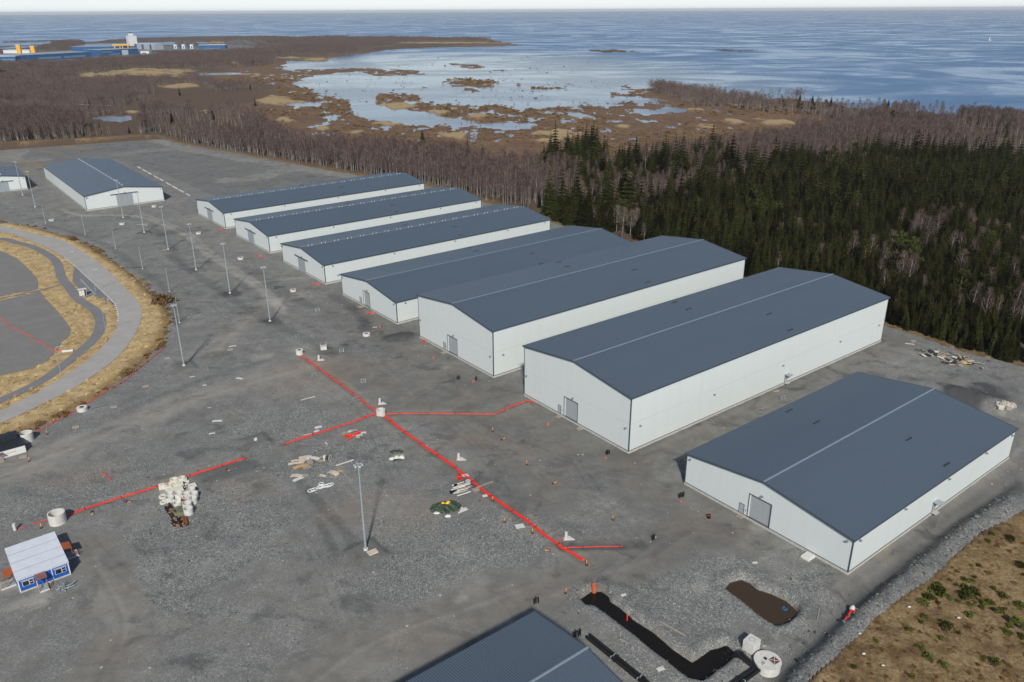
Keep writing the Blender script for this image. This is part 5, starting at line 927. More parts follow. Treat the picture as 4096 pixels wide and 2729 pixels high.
# ------------------------------------------------------------------ far industrial site
def far_box(px0, px1, py, h, depth, label, roofm, wallm, name='factory_building', win=None, slope=0., z0=-5.0, gap=0):
    a = np.array(g(px0[0], px0[1], z0)); b = np.array(g(px1[0], px1[1], z0)); d = b-a; L_ = np.hypot(*d); rz = math.atan2(d[1], d[0])
    t = thing(name, label, 'building', (a[0], a[1], z0), rz)
    MB().bb(0, L_, 0, depth, -1, h*.0+.8).build('plinth', M_concw, t); MB().bb(0.2, L_-.2, .2, depth-.2, .8, h).build('wall', wallm, t)
    MB().vprism([(-.5, h), (L_+.5, h), (L_+.5, h+.6), (-.5, h+.6)], -.5, depth+.5).build('roof', roofm, t)
    if win:
        for (f0, f1, n, za, zb, m) in win:
            for k in range(n):
                x0 = L_*(f0+(f1-f0)*k/n); x1 = x0+L_*(f1-f0)/n*.72
                MB().bb(x0, x1, -.1, .19, h*za, h*zb).build('window', m, t)
    return t, L_
M_fblue = mat('factory_blue', (.02, .095, .24), .5, .08, .05); M_froof = mat('factory_roof', (.30, .33, .36), .6, .1, .05); M_pane = mat('pane_pale', (.16, .26, .36), .3, .1); M_yel = mat('factory_yellow', (.80, .42, .04), .5, .06); M_fw = mat('factory_white', (.66, .68, .70), .6, .05, .05)
far_box((-60, 251), (66, 250), 0, 13, 60, 'blue factory wing at the left edge with pale glazed strip', M_fw, M_fblue, win=[(.55, .98, 6, .30, .62, M_pane)])
far_box((68, 249), (368, 232), 0, 14, 80, 'long blue factory hall with two rows of window bands', M_froof, M_fblue, win=[(.05, .22, 6, .12, .25, M_pane), (.28, .58, 12, .22, .55, M_pane), (.62, .92, 12, .22, .55, M_pane)])
far_box((290, 214), (470, 212), 0, 17, 120, 'blue factory hall with grey roof behind the long blue hall', M_froof, M_fblue)
far_box((408, 226), (556, 218), 0, 15, 70, 'blue factory hall with tall pale entrance frames', M_froof, M_fblue, win=[(.02, .30, 5, .55, .75, M_pane), (.55, .72, 5, .02, .85, M_fw), (.2, .5, 5, .15, .35, M_pane)])
far_box((795, 198), (902, 197), 0, 12, 30, 'separate blue shed with pale roof right of the factory', M_fw, M_fblue, win=[(.2, .8, 6, .15, .3, M_pane)])
far_box((563, 220), (598, 220), 0, 9, 14, 'low white building right of the blue entrance hall', M_fw, M_fw, win=[(.2, .7, 2, .3, .6, M_dark)])
far_box((540, 198), (620, 201), 0, 16, 30, 'grey and blue panelled building beside the white tower', M_fw, M_gate, win=[(.0, .16, 1, .3, .95, M_fblue), (.36, .5, 1, .1, .95, M_fblue), (.76, .88, 1, .1, .95, M_fblue)])
t, L_ = far_box((518, 184), (552, 183), 0, 32, 24, 'white square tower rising beside the factory', M_fw, M_fw); MB().bb(L_*.25, L_*.7, 5, 18, 32, 39).build('penthouse', M_fw, t); MB().bb(L_*.4, L_*.6, 8, 14, 39, 42).build('mast_box', M_dark, t)
for px, l in ((79, 'left yellow stair tower above the factory roof'), (135, 'right yellow stair tower above the factory roof')):
    x, y = g(px, 224, -5); t = thing('stair_tower', l, 'tower', (x, y, -5), .2); MB().bb(-5, 5, 0, 8, 0, 27 if px == 79 else 24).build('shaft', M_yel, t); MB().bb(-5.3, 5.3, -.3, 8.3, 27 if px == 79 else 24, 28 if px == 79 else 25).build('cap', M_fw, t)
for px, l in ((474, 'left yellow gantry frame on the factory roof'), (506, 'right yellow gantry frame on the factory roof')):
    x, y = g(px, 217, -5); t = thing('yellow_gantry', l, 'gantry', (x, y, -5), .1)
    for sx in (-7, 7): MB().bb(sx-1, sx+1, 0, 2, 0, 22).build('leg', M_yel, t)
    MB().bb(-12, 12, -1, 3, 22, 25).build('beam', M_yel, t)
far_box((14, 215), (120, 215), 0, 9, 30, 'white pointed roof hall behind the blue factory wing', M_fw, M_fw)
for i, px in enumerate((702, 734, 767)):
    far_box((px-6, 197), (px+6, 197), 0, 13, 10, ['left', 'middle', 'right'][i]+' one of three small blue and white cabins', M_fw, M_fw, 'site_office', [(.35, .8, 2, .15, .7, M_fblue)])
def far_heap(px, py, rx, ry, h, c, label, s):
    x, y = g(px, py, -5); t = thing('gravel_heap', label, 'gravel heap', (x, y, -5.2)); q = crumple(rx, ry, h, s, mat('heap%d' % s, c, .95, .2, .1), 'heap', t, 20)
far_heap(748, 190, 48, 40, 17, (.085, .085, .085), 'dark gravel heap behind the three small cabins', 131); far_heap(960, 178, 60, 60, 12, (.10, .10, .105), 'wide grey gravel heap by the far quarry', 132); far_heap(870, 178, 35, 30, 9, (.20, .15, .10), 'brown soil heap behind the blue shed', 133)
for P, c, nm in (([(560, 205), (900, 200), (1000, 200), (1130, 197), (1060, 187), (960, 180), (560, 185), (0, 215), (-200, 240), (-200, 262), (0, 258), (300, 246), (560, 228), (700, 212)], (.17, .17, .165), 'factory_yard'),):
    W_ = G(P, -4.2); struct(MB().add([(x, y, -4.2) for x, y in W_], [tuple(range(len(W_)))]).build(nm, asphalt(nm, c)))
for P, nm in (([(-80, 345), (0, 343), (55, 352), (52, 362), (0, 378), (-80, 400)], 'far_road'), ([(-50, 432), (100, 424), (260, 418), (440, 424)], 'far_track')):
    W_ = smooth_line(G(P, -4.2), 5); ribbon(nm, offset(W_, 4), offset(W_, -4), -4.15, MATS['road_asphalt'])
sx_, sy_ = g(3983, 47, SEA); t = thing('sailing_boat', 'tiny white sailing boat near the horizon at right', 'boat', (sx_*.12, sy_*.12, SEA), 0)
MB().prism([(-4, -1), (4, -1), (6, 0), (4, 1), (-4, 1)], 0, 1.2).build('hull', M_fw, t); MB().add([(-.5, 0, 1.5), (-4, 0, 2), (-.3, 0, 14), (-.3, .15, 14), (-4, .15, 2), (-.5, .15, 1.5)], [(0, 1, 2), (5, 4, 3), (0, 2, 3, 5), (1, 0, 5, 4), (2, 1, 4, 3)]).build('sail', M_fw, t); MB().cyl((-.3, .07, 1), (-.3, .07, 14.5), .12, n=6).build('mast', M_galv, t)

# ------------------------------------------------------------------ trees
def leaf_mat(name, c, var=.3, rnd=.25, trans=0.0):
    return mat(name, c, .95, var, .6, spec=.02, rnd=rnd)
M_bark_s = mat('spruce_bark', (.09, .065, .05)); M_spr = leaf_mat('spruce_needles', (.019, .0195, .0045), .55, .75); M_pin = leaf_mat('pine_needles', (.042, .050, .013)); M_bk_b = mat('birch_bark', (.33, .31, .285), .8, .35, 1.2); M_twig = leaf_mat('birch_twigs', (.125, .084, .075), .3, .3); M_bark_p = mat('pine_bark', (.22, .12, .07)); M_twy = leaf_mat('pale_twigs', (.20, .16, .12), .25, .15); M_bush = leaf_mat('bush_green', (.085, .095, .022), .4, .5); M_brush = leaf_mat('brush_brown', (.21, .13, .060), .35, .35)
def spruce(s, h=12., wid=2.1, wh=17, nb=9):
    r = random.Random(s); tr = MB().cyl((0, 0, -.5), (0, 0, h*.97), .17, .02, 6); cr = MB()
    for k in range(wh):
        f = k/(wh-1); z = h*(.06+.92*f); R0 = wid*(1-f)**.85*(.85+.3*r.random())+.12
        for j in range(nb if f < .75 else 6):
            a = 2*math.pi*(j+r.random()*.8)/nb+k; L_ = R0*(.7+.5*r.random()); dr = L_*(.28+.2*r.random()); wd = L_*.24+.10
            ca, sa = math.cos(a), math.sin(a); P = lambda u, v, w_: (u*ca-v*sa, u*sa+v*ca, z+w_)
            cr.add([P(.02, 0, .12), P(L_*.55, wd, -dr*.75-.12), P(L_*.55, 0, -dr*.35), P(L_*.55, -wd, -dr*.75-.12), P(L_, 0, -dr)], [(0, 1, 2), (0, 2, 3), (1, 4, 2), (2, 4, 3)])
    cr.cyl((0, 0, h*.9), (0, 0, h*1.03), .10, .01, 4); return tr, cr
def pine(s, h=14.):
    r = random.Random(s); tr = MB().cyl((0, 0, -.5), (.2, .1, h*.9), .24, .07, 7); cr = MB()
    for k in range(26):
        f = .38+.62*r.random(); a = r.random()*6.28; rad = 3.0*math.sin(min(1, (1-f)/.62*.85+.15)*math.pi*.6)*(.5+.5*r.random()); c = Vector((rad*math.cos(a), rad*math.sin(a), h*f))
        tr.cyl((0, 0, h*f-.6), c, .06, .03, 4)
        for j in range(26):
            d = Vector((r.gauss(0, 1), r.gauss(0, 1), r.gauss(.25, .7))).normalized(); e = d.orthogonal().normalized()*(.22+.15*r.random()); q = c+d*(.2+.5*r.random()); L_ = .55+.45*r.random()
            cr.add([q-e, q+e, q+d*L_], [(0, 1, 2)])
    return tr, cr
def birch(s, h=13., tw=330, spread=1.0, n=1, tri=.055):
    r = random.Random(s); tr = MB(); cr = MB()
    for q in range(n):
        bx, by = (0, 0) if n == 1 else (r.uniform(-7, 7), r.uniform(-7, 7)); hh = h*(.8+.35*r.random()) if n > 1 else h; lx, ly = r.gauss(0, .5), r.gauss(0, .5)
        pts = [Vector((bx+lx*f*f+.15*math.sin(f*5+s), by+ly*f*f, hh*f-.5*(f == 0))) for f in (0, .3, .55, .8, 1)]
        for i in range(4): tr.cyl(pts[i], pts[i+1], .135*(1-i*.23)*(h/13), .135*(1-(i+1)*.23)*(h/13)+.008, 5, False)
        for j in range(10 if n == 1 else 3):
            f = r.uniform(.35, .9); a = r.random()*6.28; L_ = (1-f)*hh*.5*spread+.5; b = Vector((bx+lx*f*f, by+ly*f*f, hh*f)); tr.cyl(b, b+Vector((math.cos(a)*L_*.55, math.sin(a)*L_*.55, L_*.9)), .035, .01, 3, False)
        for j in range(tw):
            f = r.uniform(.32, 1.0)**.9; R0 = (.35+1.55*math.sin(min(1, (1.04-f)/.72)*math.pi*.62))*spread; a = r.random()*6.28; rr = R0*math.sqrt(r.random())
            c = Vector((bx+lx*f*f+rr*math.cos(a), by+ly*f*f+rr*math.sin(a), hh*f)); d = Vector((math.cos(a)*.5+r.gauss(0, .3), math.sin(a)*.5+r.gauss(0, .3), 1.0)).normalized(); L_ = .7+.8*r.random(); e = d.cross(Vector((r.gauss(0, 1), r.gauss(0, 1), .1))).normalized()*tri*(1 if n == 1 else 1.8)
            cr.add([c-e, c+e, c+d*L_], [(0, 1, 2)])
    return tr, cr
def bushm(s, r0=1.0, h=1.1, n=170, up=.5):
    r = random.Random(s); cr = MB(); tr = MB().cyl((0, 0, -.2), (0, 0, h*.6), .05, .02, 5)
    for k in range(n):
        a = r.random()*6.28; u = r.random()**.5; lob = 1+.3*math.sin(a*3+s); c = Vector((r0*u*lob*math.cos(a), r0*u*lob*math.sin(a), h*(1-u*u*.7)*(.25+.75*r.random()))); d = Vector((r.gauss(0, 1), r.gauss(0, 1), r.gauss(up, .6))).normalized(); e = d.orthogonal().normalized()*(.10+.07*r.random()); cr.add([c-e, c+e, c+d*(.35+.25*r.random())], [(0, 1, 2)])
    return tr, cr
def both(tc, mats):
    t_, c_ = tc; b = MB(); b.add(t_.v, t_.f); b.cur = 1; b.add(c_.v, c_.f); return b.mesh('tree', mats)
KIND = {}
def kind(key, builds, mb, ml): KIND[key] = [(b[0].mesh('trunk', mb), b[1].mesh('crown', ml), both(b, [mb, ml])) for b in builds]
kind('spruce', [spruce(i, 12, 2.35+.35*(i % 3), 15+i % 3, 8+i % 3) for i in range(6)], M_bark_s, M_spr)
kind('pine', [pine(20+i) for i in range(3)], M_bark_p, M_pin)
kind('birch', [birch(40+i) for i in range(5)], M_bk_b, M_twig)
kind('aspen', [birch(60+i, 13, 420, 1.25, 1, .05) for i in range(2)], M_bk_b, M_twy)
kind('copse', [birch(70+i, 12, 46, 1.35, 8) for i in range(4)], mat('far_bark', (.20, .17, .15), .8, .3, 1.2), M_twig)
kind('bush', [bushm(80+i) for i in range(4)], M_bark_s, M_bush)
kind('brush', [bushm(90+i, 1.2, 1.0, 150, 1.2) for i in range(3)], M_bark_s, M_brush)
PROTO = bpy.data.collections.new('prototypes')          # never linked: only the meshes' instances are seen
def scatter(name, key, pts, label=None):
    """pts rows: x y z scale_xy scale_z rot variant -> ONE stuff object with geometry-node instances"""
    pts = np.asarray(pts, float); me = bpy.data.meshes.new(name); me.from_pydata([tuple(p[:3]) for p in pts], [], [])
    o = struct(link(name, me), 'stuff')
    if label: o['label'] = label
    for nm, c in (('sx', 3), ('sz', 4), ('rot', 5)): setattr_pt(me, nm, pts[:, c])
    a = me.attributes.new('var', 'INT', 'POINT'); a.data.foreach_set('value', pts[:, 6].astype(np.int32))
    ng = bpy.data.node_groups.new(name, 'GeometryNodeTree'); ng.interface.new_socket('Geometry', in_out='INPUT', socket_type='NodeSocketGeometry'); ng.interface.new_socket('Geometry', in_out='OUTPUT', socket_type='NodeSocketGeometry')
    n = ng.nodes; gi = n.new('NodeGroupInput'); go = n.new('NodeGroupOutput'); iop = n.new('GeometryNodeInstanceOnPoints'); mp = n.new('GeometryNodeMeshToPoints'); L = ng.links.new
    gti = n.new('GeometryNodeGeometryToInstance'); jn = gti
    for k, (_, _, mesh) in enumerate(KIND[key]):
        po = bpy.data.objects.new(key+'_source', mesh); PROTO.objects.link(po); oi = n.new('GeometryNodeObjectInfo'); oi.inputs['Object'].default_value = po; L(oi.outputs['Geometry'], gti.inputs[0])
    def at_(nm, t='FLOAT'): x = n.new('GeometryNodeInputNamedAttribute'); x.data_type = t; x.inputs[0].default_value = nm; return x.outputs[0]
    cs = n.new('ShaderNodeCombineXYZ'); sx = at_('sx'); L(sx, cs.inputs[0]); L(sx, cs.inputs[1]); L(at_('sz'), cs.inputs[2]); cr = n.new('ShaderNodeCombineXYZ'); L(at_('rot'), cr.inputs[2])
    L(gi.outputs[0], mp.inputs[0]); L(mp.outputs[0], iop.inputs['Points']); L(gti.outputs[0], iop.inputs['Instance']); iop.inputs['Pick Instance'].default_value = True; L(at_('var', 'INT'), iop.inputs['Instance Index']); L(cr.outputs[0], iop.inputs['Rotation']); L(cs.outputs[0], iop.inputs['Scale']); L(iop.outputs[0], go.inputs[0])
    md = o.modifiers.new('scatter', 'NODES'); md.node_group = ng; return o
def plant(name, key, rows, label, cat, group):
    for x, y, z, sx, sz, rot, v in rows:
        t = thing(name, label, cat, (x, y, z), rot, group); t.scale = (sx, sx, sz); tm, cm, _ = KIND[key][int(v) % len(KIND[key])]
        link('trunk' if key != 'bush' and key != 'brush' else 'stem', tm, t); link('crown' if key not in ('bush', 'brush') else 'foliage', cm, t)
# ground height lookup on the terrain fan
LR = np.log(TR)
def terr_z(x, y):
    r = np.hypot(x, y); a = np.arctan2(x, y); i = np.clip(np.searchsorted(TR, r)-1, 0, len(TR)-2); j = np.clip(np.searchsorted(fine_a, a)-1, 0, len(fine_a)-2); return TZ[i, j], LAND[i, j], REED[i, j], WET[i, j], DY[i, j], INY[i, j]
def sample(n, r0, r1, a0=-37.5, a1=38.5, p=2.0):
    u = rng.random(n); r = (r0**p+(r1**p-r0**p)*u)**(1/p); a = np.radians(rng.uniform(a0, a1, n)); x = r*np.sin(a); y = r*np.cos(a); z, ld, rd, wt, dy, iy = terr_z(x, y); px, py = project(x, y, -3.0); ok = ld & (rd < .3) & ~iy & (dy > 1.5) & (z > -5.9); ok &= ~((x > 0) & (y < 212)); return x, y, z, px, py, wt, dy, ok
def rows(x, y, z, hs, key, wj=.15):
    n = len(x); sz = hs*(.75+.5*rng.random(n)); sx = sz*(1-wj+2*wj*rng.random(n)); return np.stack([x, y, z, sx, sz, rng.random(n)*6.28, rng.integers(0, len(KIND[key]), n)], 1)
SPR = [(3480, 1380), (3540, 1400), (4096, 1560), (4700, 1740), (4900, 900), (4500, 640), (4096, 600), (3850, 615), (3600, 630), (3350, 650), (3150, 690), (3050, 760), (2950, 830), (2800, 870), (2620, 920), (2600, 1000), (2800, 1090), (2990, 1160), (3150, 1200), (3350, 1250)]
MIX = [(1880, 800), (2100, 700), (2180, 640), (2350, 610), (2550, 640), (2850, 680), (3050, 700), (3050, 760), (2800, 880), (2620, 930), (2600, 1000), (2480, 1000), (2250, 960), (1900, 860)]
OPEN = [(1000, 470), (1080, 520), (1200, 570), (1400, 615), (1650, 640), (1900, 655), (2150, 690), (2350, 680), (2600, 640), (2900, 600), (3150, 570), (3230, 510), (3150, 450), (2800, 410), (2450, 360), (1400, 300), (900, 300), (780, 318), (900, 345), (1150, 350), (1150, 388), (980, 420)]
HEADL = [(2600, 345), (2750, 362), (2911, 382), (3000, 394), (3146, 394), (3300, 414), (3394, 436), (3579, 442), (3800, 466), (4600, 500), (4600, 540), (3500, 520), (3250, 500), (3150, 475), (2950, 455), (2820, 432), (2760, 405), (2640, 378)]
FAROK = [(-900, 262), (0, 262), (300, 256), (430, 240), (700, 225), (820, 218), (1100, 200), (1160, 195), (1080, 176), (1020, 160), (1200, 151), (1960, 160), (1930, 171), (1600, 178), (1560, 186), (1430, 206), (1400, 225), (1330, 216), (1180, 232), (1060, 255), (900, 272), (700, 275), (640, 282), (-900, 330)]
BACKW = [[(720, 150), (900, 147), (1010, 152), (1010, 162), (880, 160), (720, 160)], [(160, 196), (240, 172), (330, 168), (330, 180), (260, 196), (170, 205)], [(560, 156), (700, 153), (720, 158), (560, 160)]]
x, y, z, px, py, wt, dy, ok = sample(56000, 225, 640, 2, 40)
wpx = px+260*(fbm(x*.02, y*.02, 143, 3)-.5); wpy = py+110*(fbm(x*.02, y*.02, 145, 3)-.5)
spr = ok & inpoly(wpx, wpy, SPR); mixm = ok & inpoly(wpx, wpy, MIX) & (rng.random(len(x)) < np.where(fbm(x*.035, y*.035, 7, 3) > .55, .15, .03))
hs = np.where(x > 60, .78+.55*sstep(300, 460, y), 1.4)*np.where(dy < 6, .75, 1); sel = (spr & (rng.random(len(x)) < (.30+.5*sstep(.32, .55, fbm(x*.03, y*.03, 146, 3)))*(1-.45*sstep(300, 460, y)))) | mixm; hs = hs*(.55+.9*fbm(x*.025, y*.025, 148, 3))*(.62+.72*rng.random(len(x)))
SP = rows(x[sel], y[sel], z[sel], hs[sel], 'spruce')
extra = [(339, 553, .75), (248, 556, .5), (187, 560, .55), (163, 558, .7), (304, 551, .4), (411, 546, .6), (128, 561, .9), (520, 545, .5), (640, 548, .35), (680, 556, .3), (730, 566, .35), (760, 575, .3), (800, 586, .45), (850, 590, .55), (905, 560, .9), (730, 540, .45), (1020, 415, 1.2), (1020, 472, 1.0), (1690, 560, 1.1), (1870, 600, .9), (1930, 615, .8), (2020, 660, .9), (2270, 590, 1.), (690, 500, 1.1), (400, 515, .8), (920, 520, .5)]
xx = np.array([g(a, b, -3)[0] for a, b, c in extra]); yy = np.array([g(a, b, -3)[1] for a, b, c in extra]); SP = np.concatenate([SP, rows(xx, yy, terr_z(xx, yy)[0], np.array([c for _, _, c in extra]), 'spruce')])
# scattered conifers out in the bare wood
x, y, z, px, py, wt, dy, ok = sample(2600, 330, 1400); s2 = ok & (wt < .5) & (dy > 25) & (rng.random(len(x)) < np.where(px > 2900, .65*(fbm(x*.012, y*.012, 149, 3) > .47), .03)); SP = np.concatenate([SP, rows(x[s2], y[s2], z[s2], np.full(s2.sum(), .95), 'spruce')])
def split300(Rw, n=300):
    px, py = project(Rw[:, 0], Rw[:, 1], 0.0); vis = (px > -20) & (px < 4116) & (py > 100) & (py < 2729); ap = np.where(vis, Rw[:, 4]/np.hypot(Rw[:, 0], Rw[:, 1]), 0); o = np.argsort(-ap); return Rw[o[:n]], Rw[o[n:]]
near, rest = split300(SP); plant('spruce_tree', 'spruce', near, 'dark green spruce in the dense conifer wood beyond the halls', 'tree', 'nearest spruces of the conifer wood'); scatter('spruce_wood', 'spruce', rest, 'dense dark spruce wood stretching behind the halls')
# pines
x, y, z, px, py, wt, dy, ok = sample(1500, 300, 640, 8, 38); s2 = ok & (inpoly(px, py, SPR) | inpoly(px, py, MIX)) & (dy > 25); s2 &= np.cumsum(s2) <= 60; PN = rows(x[s2], y[s2], z[s2], np.full(s2.sum(), 1.1), 'pine')
ex = [(3200, 455), (3250, 458), (3300, 450), (3130, 450), (3360, 470), (3820, 510), (3890, 505), (4050, 510), (3870, 520), (3560, 520), (3640, 540), (10, 320), (25, 316)]; xx = np.array([g(a, b, -5)[0] for a, b in ex]); yy = np.array([g(a, b, -5)[1] for a, b in ex]); PN = np.concatenate([PN, rows(xx, yy, np.full(len(xx), -4.8), np.full(len(xx), 1.0), 'pine')])
plant('pine_tree', 'pine', PN, 'rounded light green pine standing out of the darker wood', 'tree', 'pines among the woods')
# birches: single trees near, copses far
def clearing(px, py):
    m = np.zeros(px.shape, bool)
    for cx, cy, a_, b_ in REEDS+[(450, 480, 105, 18)]: m |= (np.abs(px-cx) < a_*1.05) & (py > cy-b_-2) & (py < cy+b_+(22 if cx != 450 else 58))
    return m
x, y, z, px, py, wt, dy, ok = sample(72000, 240, 1000); ok &= ~clearing(px, py); op = inpoly(px, py, OPEN)
dens = np.where(inpoly(px, py, SPR), np.where(dy < 25, .01, .05), np.where(inpoly(px, py, MIX), .55, np.where(op, .025, .75))); dens = dens*np.where(wt > .5, .25, 1)*(.06+1.3*sstep(.36, .56, fbm(x*.014, y*.014, 141, 3))); moor = (x > 0) & (y < 215)
sel = ok & ~moor & (rng.random(len(x)) < dens) & (dy > 3); BI = rows(x[sel], y[sel], z[sel], np.where(op[sel], .45, np.where(dy[sel] < 14, .85, 1.0))*(.72+.55*fbm(x[sel]*.02, y[sel]*.02, 147, 3)), 'birch')
near, rest = split300(BI); plant('birch_tree', 'birch', near, 'bare birch with pale trunk at the near edge of the leafless wood', 'tree', 'nearest bare birches'); scatter('birch_wood', 'birch', rest, 'leafless birch wood with brown twigs beyond the yard')
x, y, z, px, py, wt, dy, ok = sample(52000, 1000, 3600, p=1.3); fo = (py > 285) & ~inpoly(px, py, OPEN) & (wt < .5) | inpoly(px, py, FAROK) | inpoly(px, py, HEADL)
for b in BACKW: fo |= inpoly(px, py, b)
fo &= ~clearing(px, py)
fo &= ok & (fbm(x*.008, y*.008, 151, 3) > .42) & ~((px < 460) & (py > 412) & (py < 436)); CP = rows(x[fo], y[fo], z[fo], np.full(fo.sum(), 1.0), 'copse'); CP[:, 3] *= np.clip(np.hypot(CP[:, 0], CP[:, 1])/1100, 1, 1.7)
scatter('far_birch_wood', 'copse', CP, 'far leafless woods by the wetland and the shore')
AS = [(2380, 900), (2400, 905), (2432, 915), (2465, 930), (2490, 935), (2520, 945), (2545, 950), (2600, 900), (2640, 880), (3120, 1010), (3180, 1000), (3250, 980), (3420, 900)]; xx = np.array([g(a, b, -1)[0] for a, b in AS]); yy = np.array([g(a, b, -1)[1] for a, b in AS]); plant('aspen_tree', 'aspen', rows(xx, yy, np.full(len(xx), -1.2), np.full(len(xx), .95), 'aspen'), 'pale leafless aspen standing before the dark conifers behind the halls', 'tree', 'pale bare aspens behind the halls')
# low growth on the wet heath
x, y, z, px, py, wt, dy, ok = sample(16000, 420, 1500, p=1.2); s2 = ok & (wt > .5) & (fbm(x*.015, y*.015, 161, 3) > .45); HB = rows(x[s2], y[s2], z[s2], np.clip(np.hypot(x[s2], y[s2])/650, .7, 2.2), 'brush'); HB[:, 4] *= .8; scatter('heath_brush', 'brush', HB, 'low brown brush on the wet heath')
# moor on the right
def moorpts(n): 
    x = rng.uniform(20, 175, n); y = rng.uniform(60, 210, n); z, ld, rd, wt, dy, iy = terr_z(x, y); ok = ~iy & (dy > .8); a, b = project(x, y, 0.); ok &= (a > 3000) & (a < 4400) & (b > 1950); return x[ok], y[ok], z[ok], a[ok], b[ok], dy[ok]
x, y, z, px, py, dy = moorpts(15000); dch = dline(x, y, G([(4200, 2560), (4040, 2470), (3960, 2415), (3880, 2365)])); f = fbm(x*.09, y*.09, 171, 3)
s2 = (dy > 2) & ((f > .52) & (rng.random(len(x)) < .5) | (dch < 5) | (rng.random(len(x)) < .16)) & (rng.random(len(x)) < .6); BU = rows(x[s2], y[s2], z[s2]-.05, np.clip(.36+rng.exponential(.28, s2.sum()), 0, 1.15), 'bush', .3); near, rest = split300(BU)
plant('moor_shrub', 'bush', near, 'small green shrub growing on the straw coloured moor', 'shrub', 'green shrubs on the moor at right'); 
if len(rest): scatter('moor_shrubs', 'bush', rest)
s3 = ~s2 & (rng.random(len(x)) < .5); br = rows(x[s3], y[s3], z[s3]-.1, np.full(s3.sum(), .34), 'brush', .4); br[:, 4] *= .8; scatter('moor_brush', 'brush', br, 'brown heather and dead grass on the moor')
# brush along the verge
VB = []
for k in range(len(VW)-1):
    for j in range(2):
        if rng.random() < .75: p = VW[k]+(VW[k+1]-VW[k])*rng.random()+rng.normal(0, .9, 2); VB.append(p)
VB = np.array(VB); vb = rows(VB[:, 0], VB[:, 1], np.full(len(VB), .2), .3+rng.exponential(.3, len(VB)), 'brush', .3); near, rest = split300(vb); plant('verge_bush', 'brush', near, 'brown leafless bush along the outer edge of the grass verge', 'bush', 'brown bushes on the verge')
# tufts on the verge, loose stones
def tuft(s):
    r = random.Random(s); b = MB()
    for k in range(22): a = r.random()*6.28; c = Vector((r.gauss(0, .22), r.gauss(0, .22), 0)); d = Vector((math.cos(a)*.5, math.sin(a)*.5, 1)).normalized(); e = d.orthogonal().normalized()*.05; b.add([c-e, c+e, c+d*(.35+.3*r.random())], [(0, 1, 2)])
    return MB().cyl((0, 0, 0), (0, 0, .02), .02, n=3), b
kind('tuft', [tuft(200+i) for i in range(3)], M_grass, mat('tuft_straw', (.52, .39, .20), .9, .3, .5, rnd=.3))
k_ = ~flat & (sv > .3); ii = np.flatnonzero(k_.ravel()); ii = rng.choice(ii, 6000); tx = gx.ravel()[ii]+rng.normal(0, .4, len(ii)); ty = gy.ravel()[ii]+rng.normal(0, .4, len(ii)); scatter('verge_grass', 'tuft', rows(tx, ty, gz.ravel()[ii]-.03, np.full(len(ii), 1.), 'tuft', .3), 'dry straw coloured grass on the road verges')
def rock(s):
    r = random.Random(s); b = MB(); n = 6; V = [Vector((math.cos(k*1.047)*(.8+.4*r.random()), math.sin(k*1.047)*(.8+.4*r.random()), zz*(.8+.4*r.random()))) for zz in (-.2, .55) for k in range(6)]; V.append(Vector((.1, 0, .85)))
    b.add(V, [(k, (k+1) % 6, 6+(k+1) % 6, 6+k) for k in range(6)]+[(6+k, 6+(k+1) % 6, 12) for k in range(6)]); return MB(), b
M_rock = mat('rock_grey', (.135, .14, .142), .9, .3, 1.5, rnd=.6)
kind('rock', [rock(300+i) for i in range(4)], M_rock, M_rock)
X_, Y_, Z_, C_, S_, D_ = COARSE_F; wgt = np.where((S_ > .5), np.clip(C_, 0, 1)**2*np.hypot(X_, Y_)**2, 0)*(np.hypot(X_, Y_) < 330); wgt = np.where((X_ > 5) & (S_ < 6.5) & (S_ > 0) & (Y_ < 210) & (np.abs(np.arctan2(X_, Y_)) < .65), wgt*1.2, wgt); pr = (wgt/wgt.sum()).ravel(); ii = rng.choice(len(pr), 16000, p=pr); rx = X_.ravel()[ii]+rng.normal(0, .25, len(ii)); ry = Y_.ravel()[ii]+rng.normal(0, .25, len(ii)); bank = (S_.ravel()[ii] < 6.5) & (rx > 5)
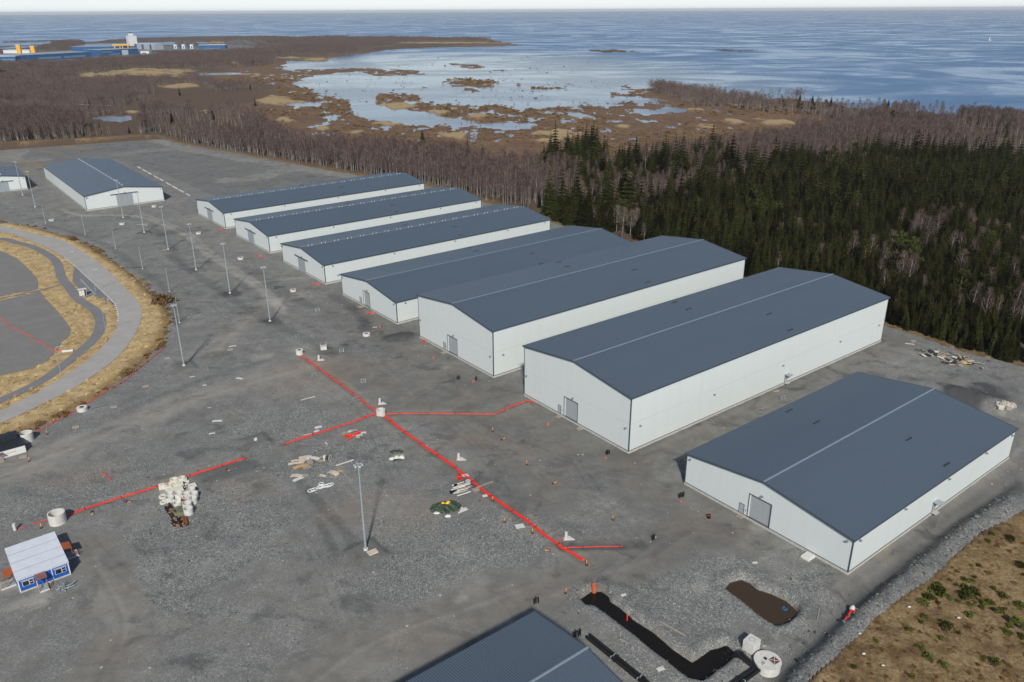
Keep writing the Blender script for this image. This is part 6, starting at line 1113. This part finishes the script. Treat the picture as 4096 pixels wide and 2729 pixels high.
RK = rows(rx, ry, Z_.ravel()[ii]-.02, np.where(bank, .10, .06)*(1+rng.exponential(.5, len(ii))), 'rock', .3); scatter('loose_stones', 'rock', RK, 'loose crushed stone on the yard and its bank')
M_prk = mat('rock_pale', (.50, .46, .40), .9, .25, 2., rnd=.3); kind('pale_rock', [rock(330+i) for i in range(3)], M_prk, M_prk)
hc = g(4018, 1642); n_ = 160; aa_ = rng.random(n_)*6.28; rr_ = np.sqrt(rng.random(n_)); hx = hc[0]+2.9*rr_*np.cos(aa_)*.95+.5*rr_*np.sin(aa_); hy = hc[1]+1.8*rr_*np.sin(aa_); scatter('pale_stone_heap', 'pale_rock', rows(hx, hy, yard_h(hx, hy)+.0, .16+rng.exponential(.10, n_), 'pale_rock', .3), 'heap of pale stones behind the nearest hall')
# boulders in the shallow bay
x, y = None, None; u = rng.random(5200); r = 600+1500*u; a = np.radians(rng.uniform(-13, 12, 5200)); x = r*np.sin(a); y = r*np.cos(a); px, py = project(x, y, SEA); ld = terr_z(x, y)[1]; bay = inpoly(px, py, [(1100, 230), (1500, 205), (2000, 190), (2500, 330), (2450, 430), (1700, 430), (1400, 500), (1150, 380)]) & ~ld & (fbm(x*.01, y*.01, 181, 3) > .42)
BR = rows(x[bay], y[bay], np.full(bay.sum(), SEA-.15), .35+rng.exponential(.45, bay.sum()), 'rock', .3); BR[:, 3:5] *= .6; scatter('bay_boulders', 'rock', BR, 'dark boulders and mud lumps in the shallow bay')

# ------------------------------------------------------------------ the air
q = bpy.data.materials.new('haze_air'); q.use_nodes = True; q.node_tree.nodes.clear(); ho = q.node_tree.nodes.new('ShaderNodeOutputMaterial'); pv = q.node_tree.nodes.new('ShaderNodeVolumePrincipled')
pv.inputs['Color'].default_value = (.86, .92, 1, 1); pv.inputs['Density'].default_value = 3.2e-5; pv.inputs['Anisotropy'].default_value = .0; q.node_tree.links.new(pv.outputs[0], ho.inputs['Volume'])
struct(MB().bb(-61000, 61000, -3000, 61000, -10, 130).build('haze', q), 'stuff')
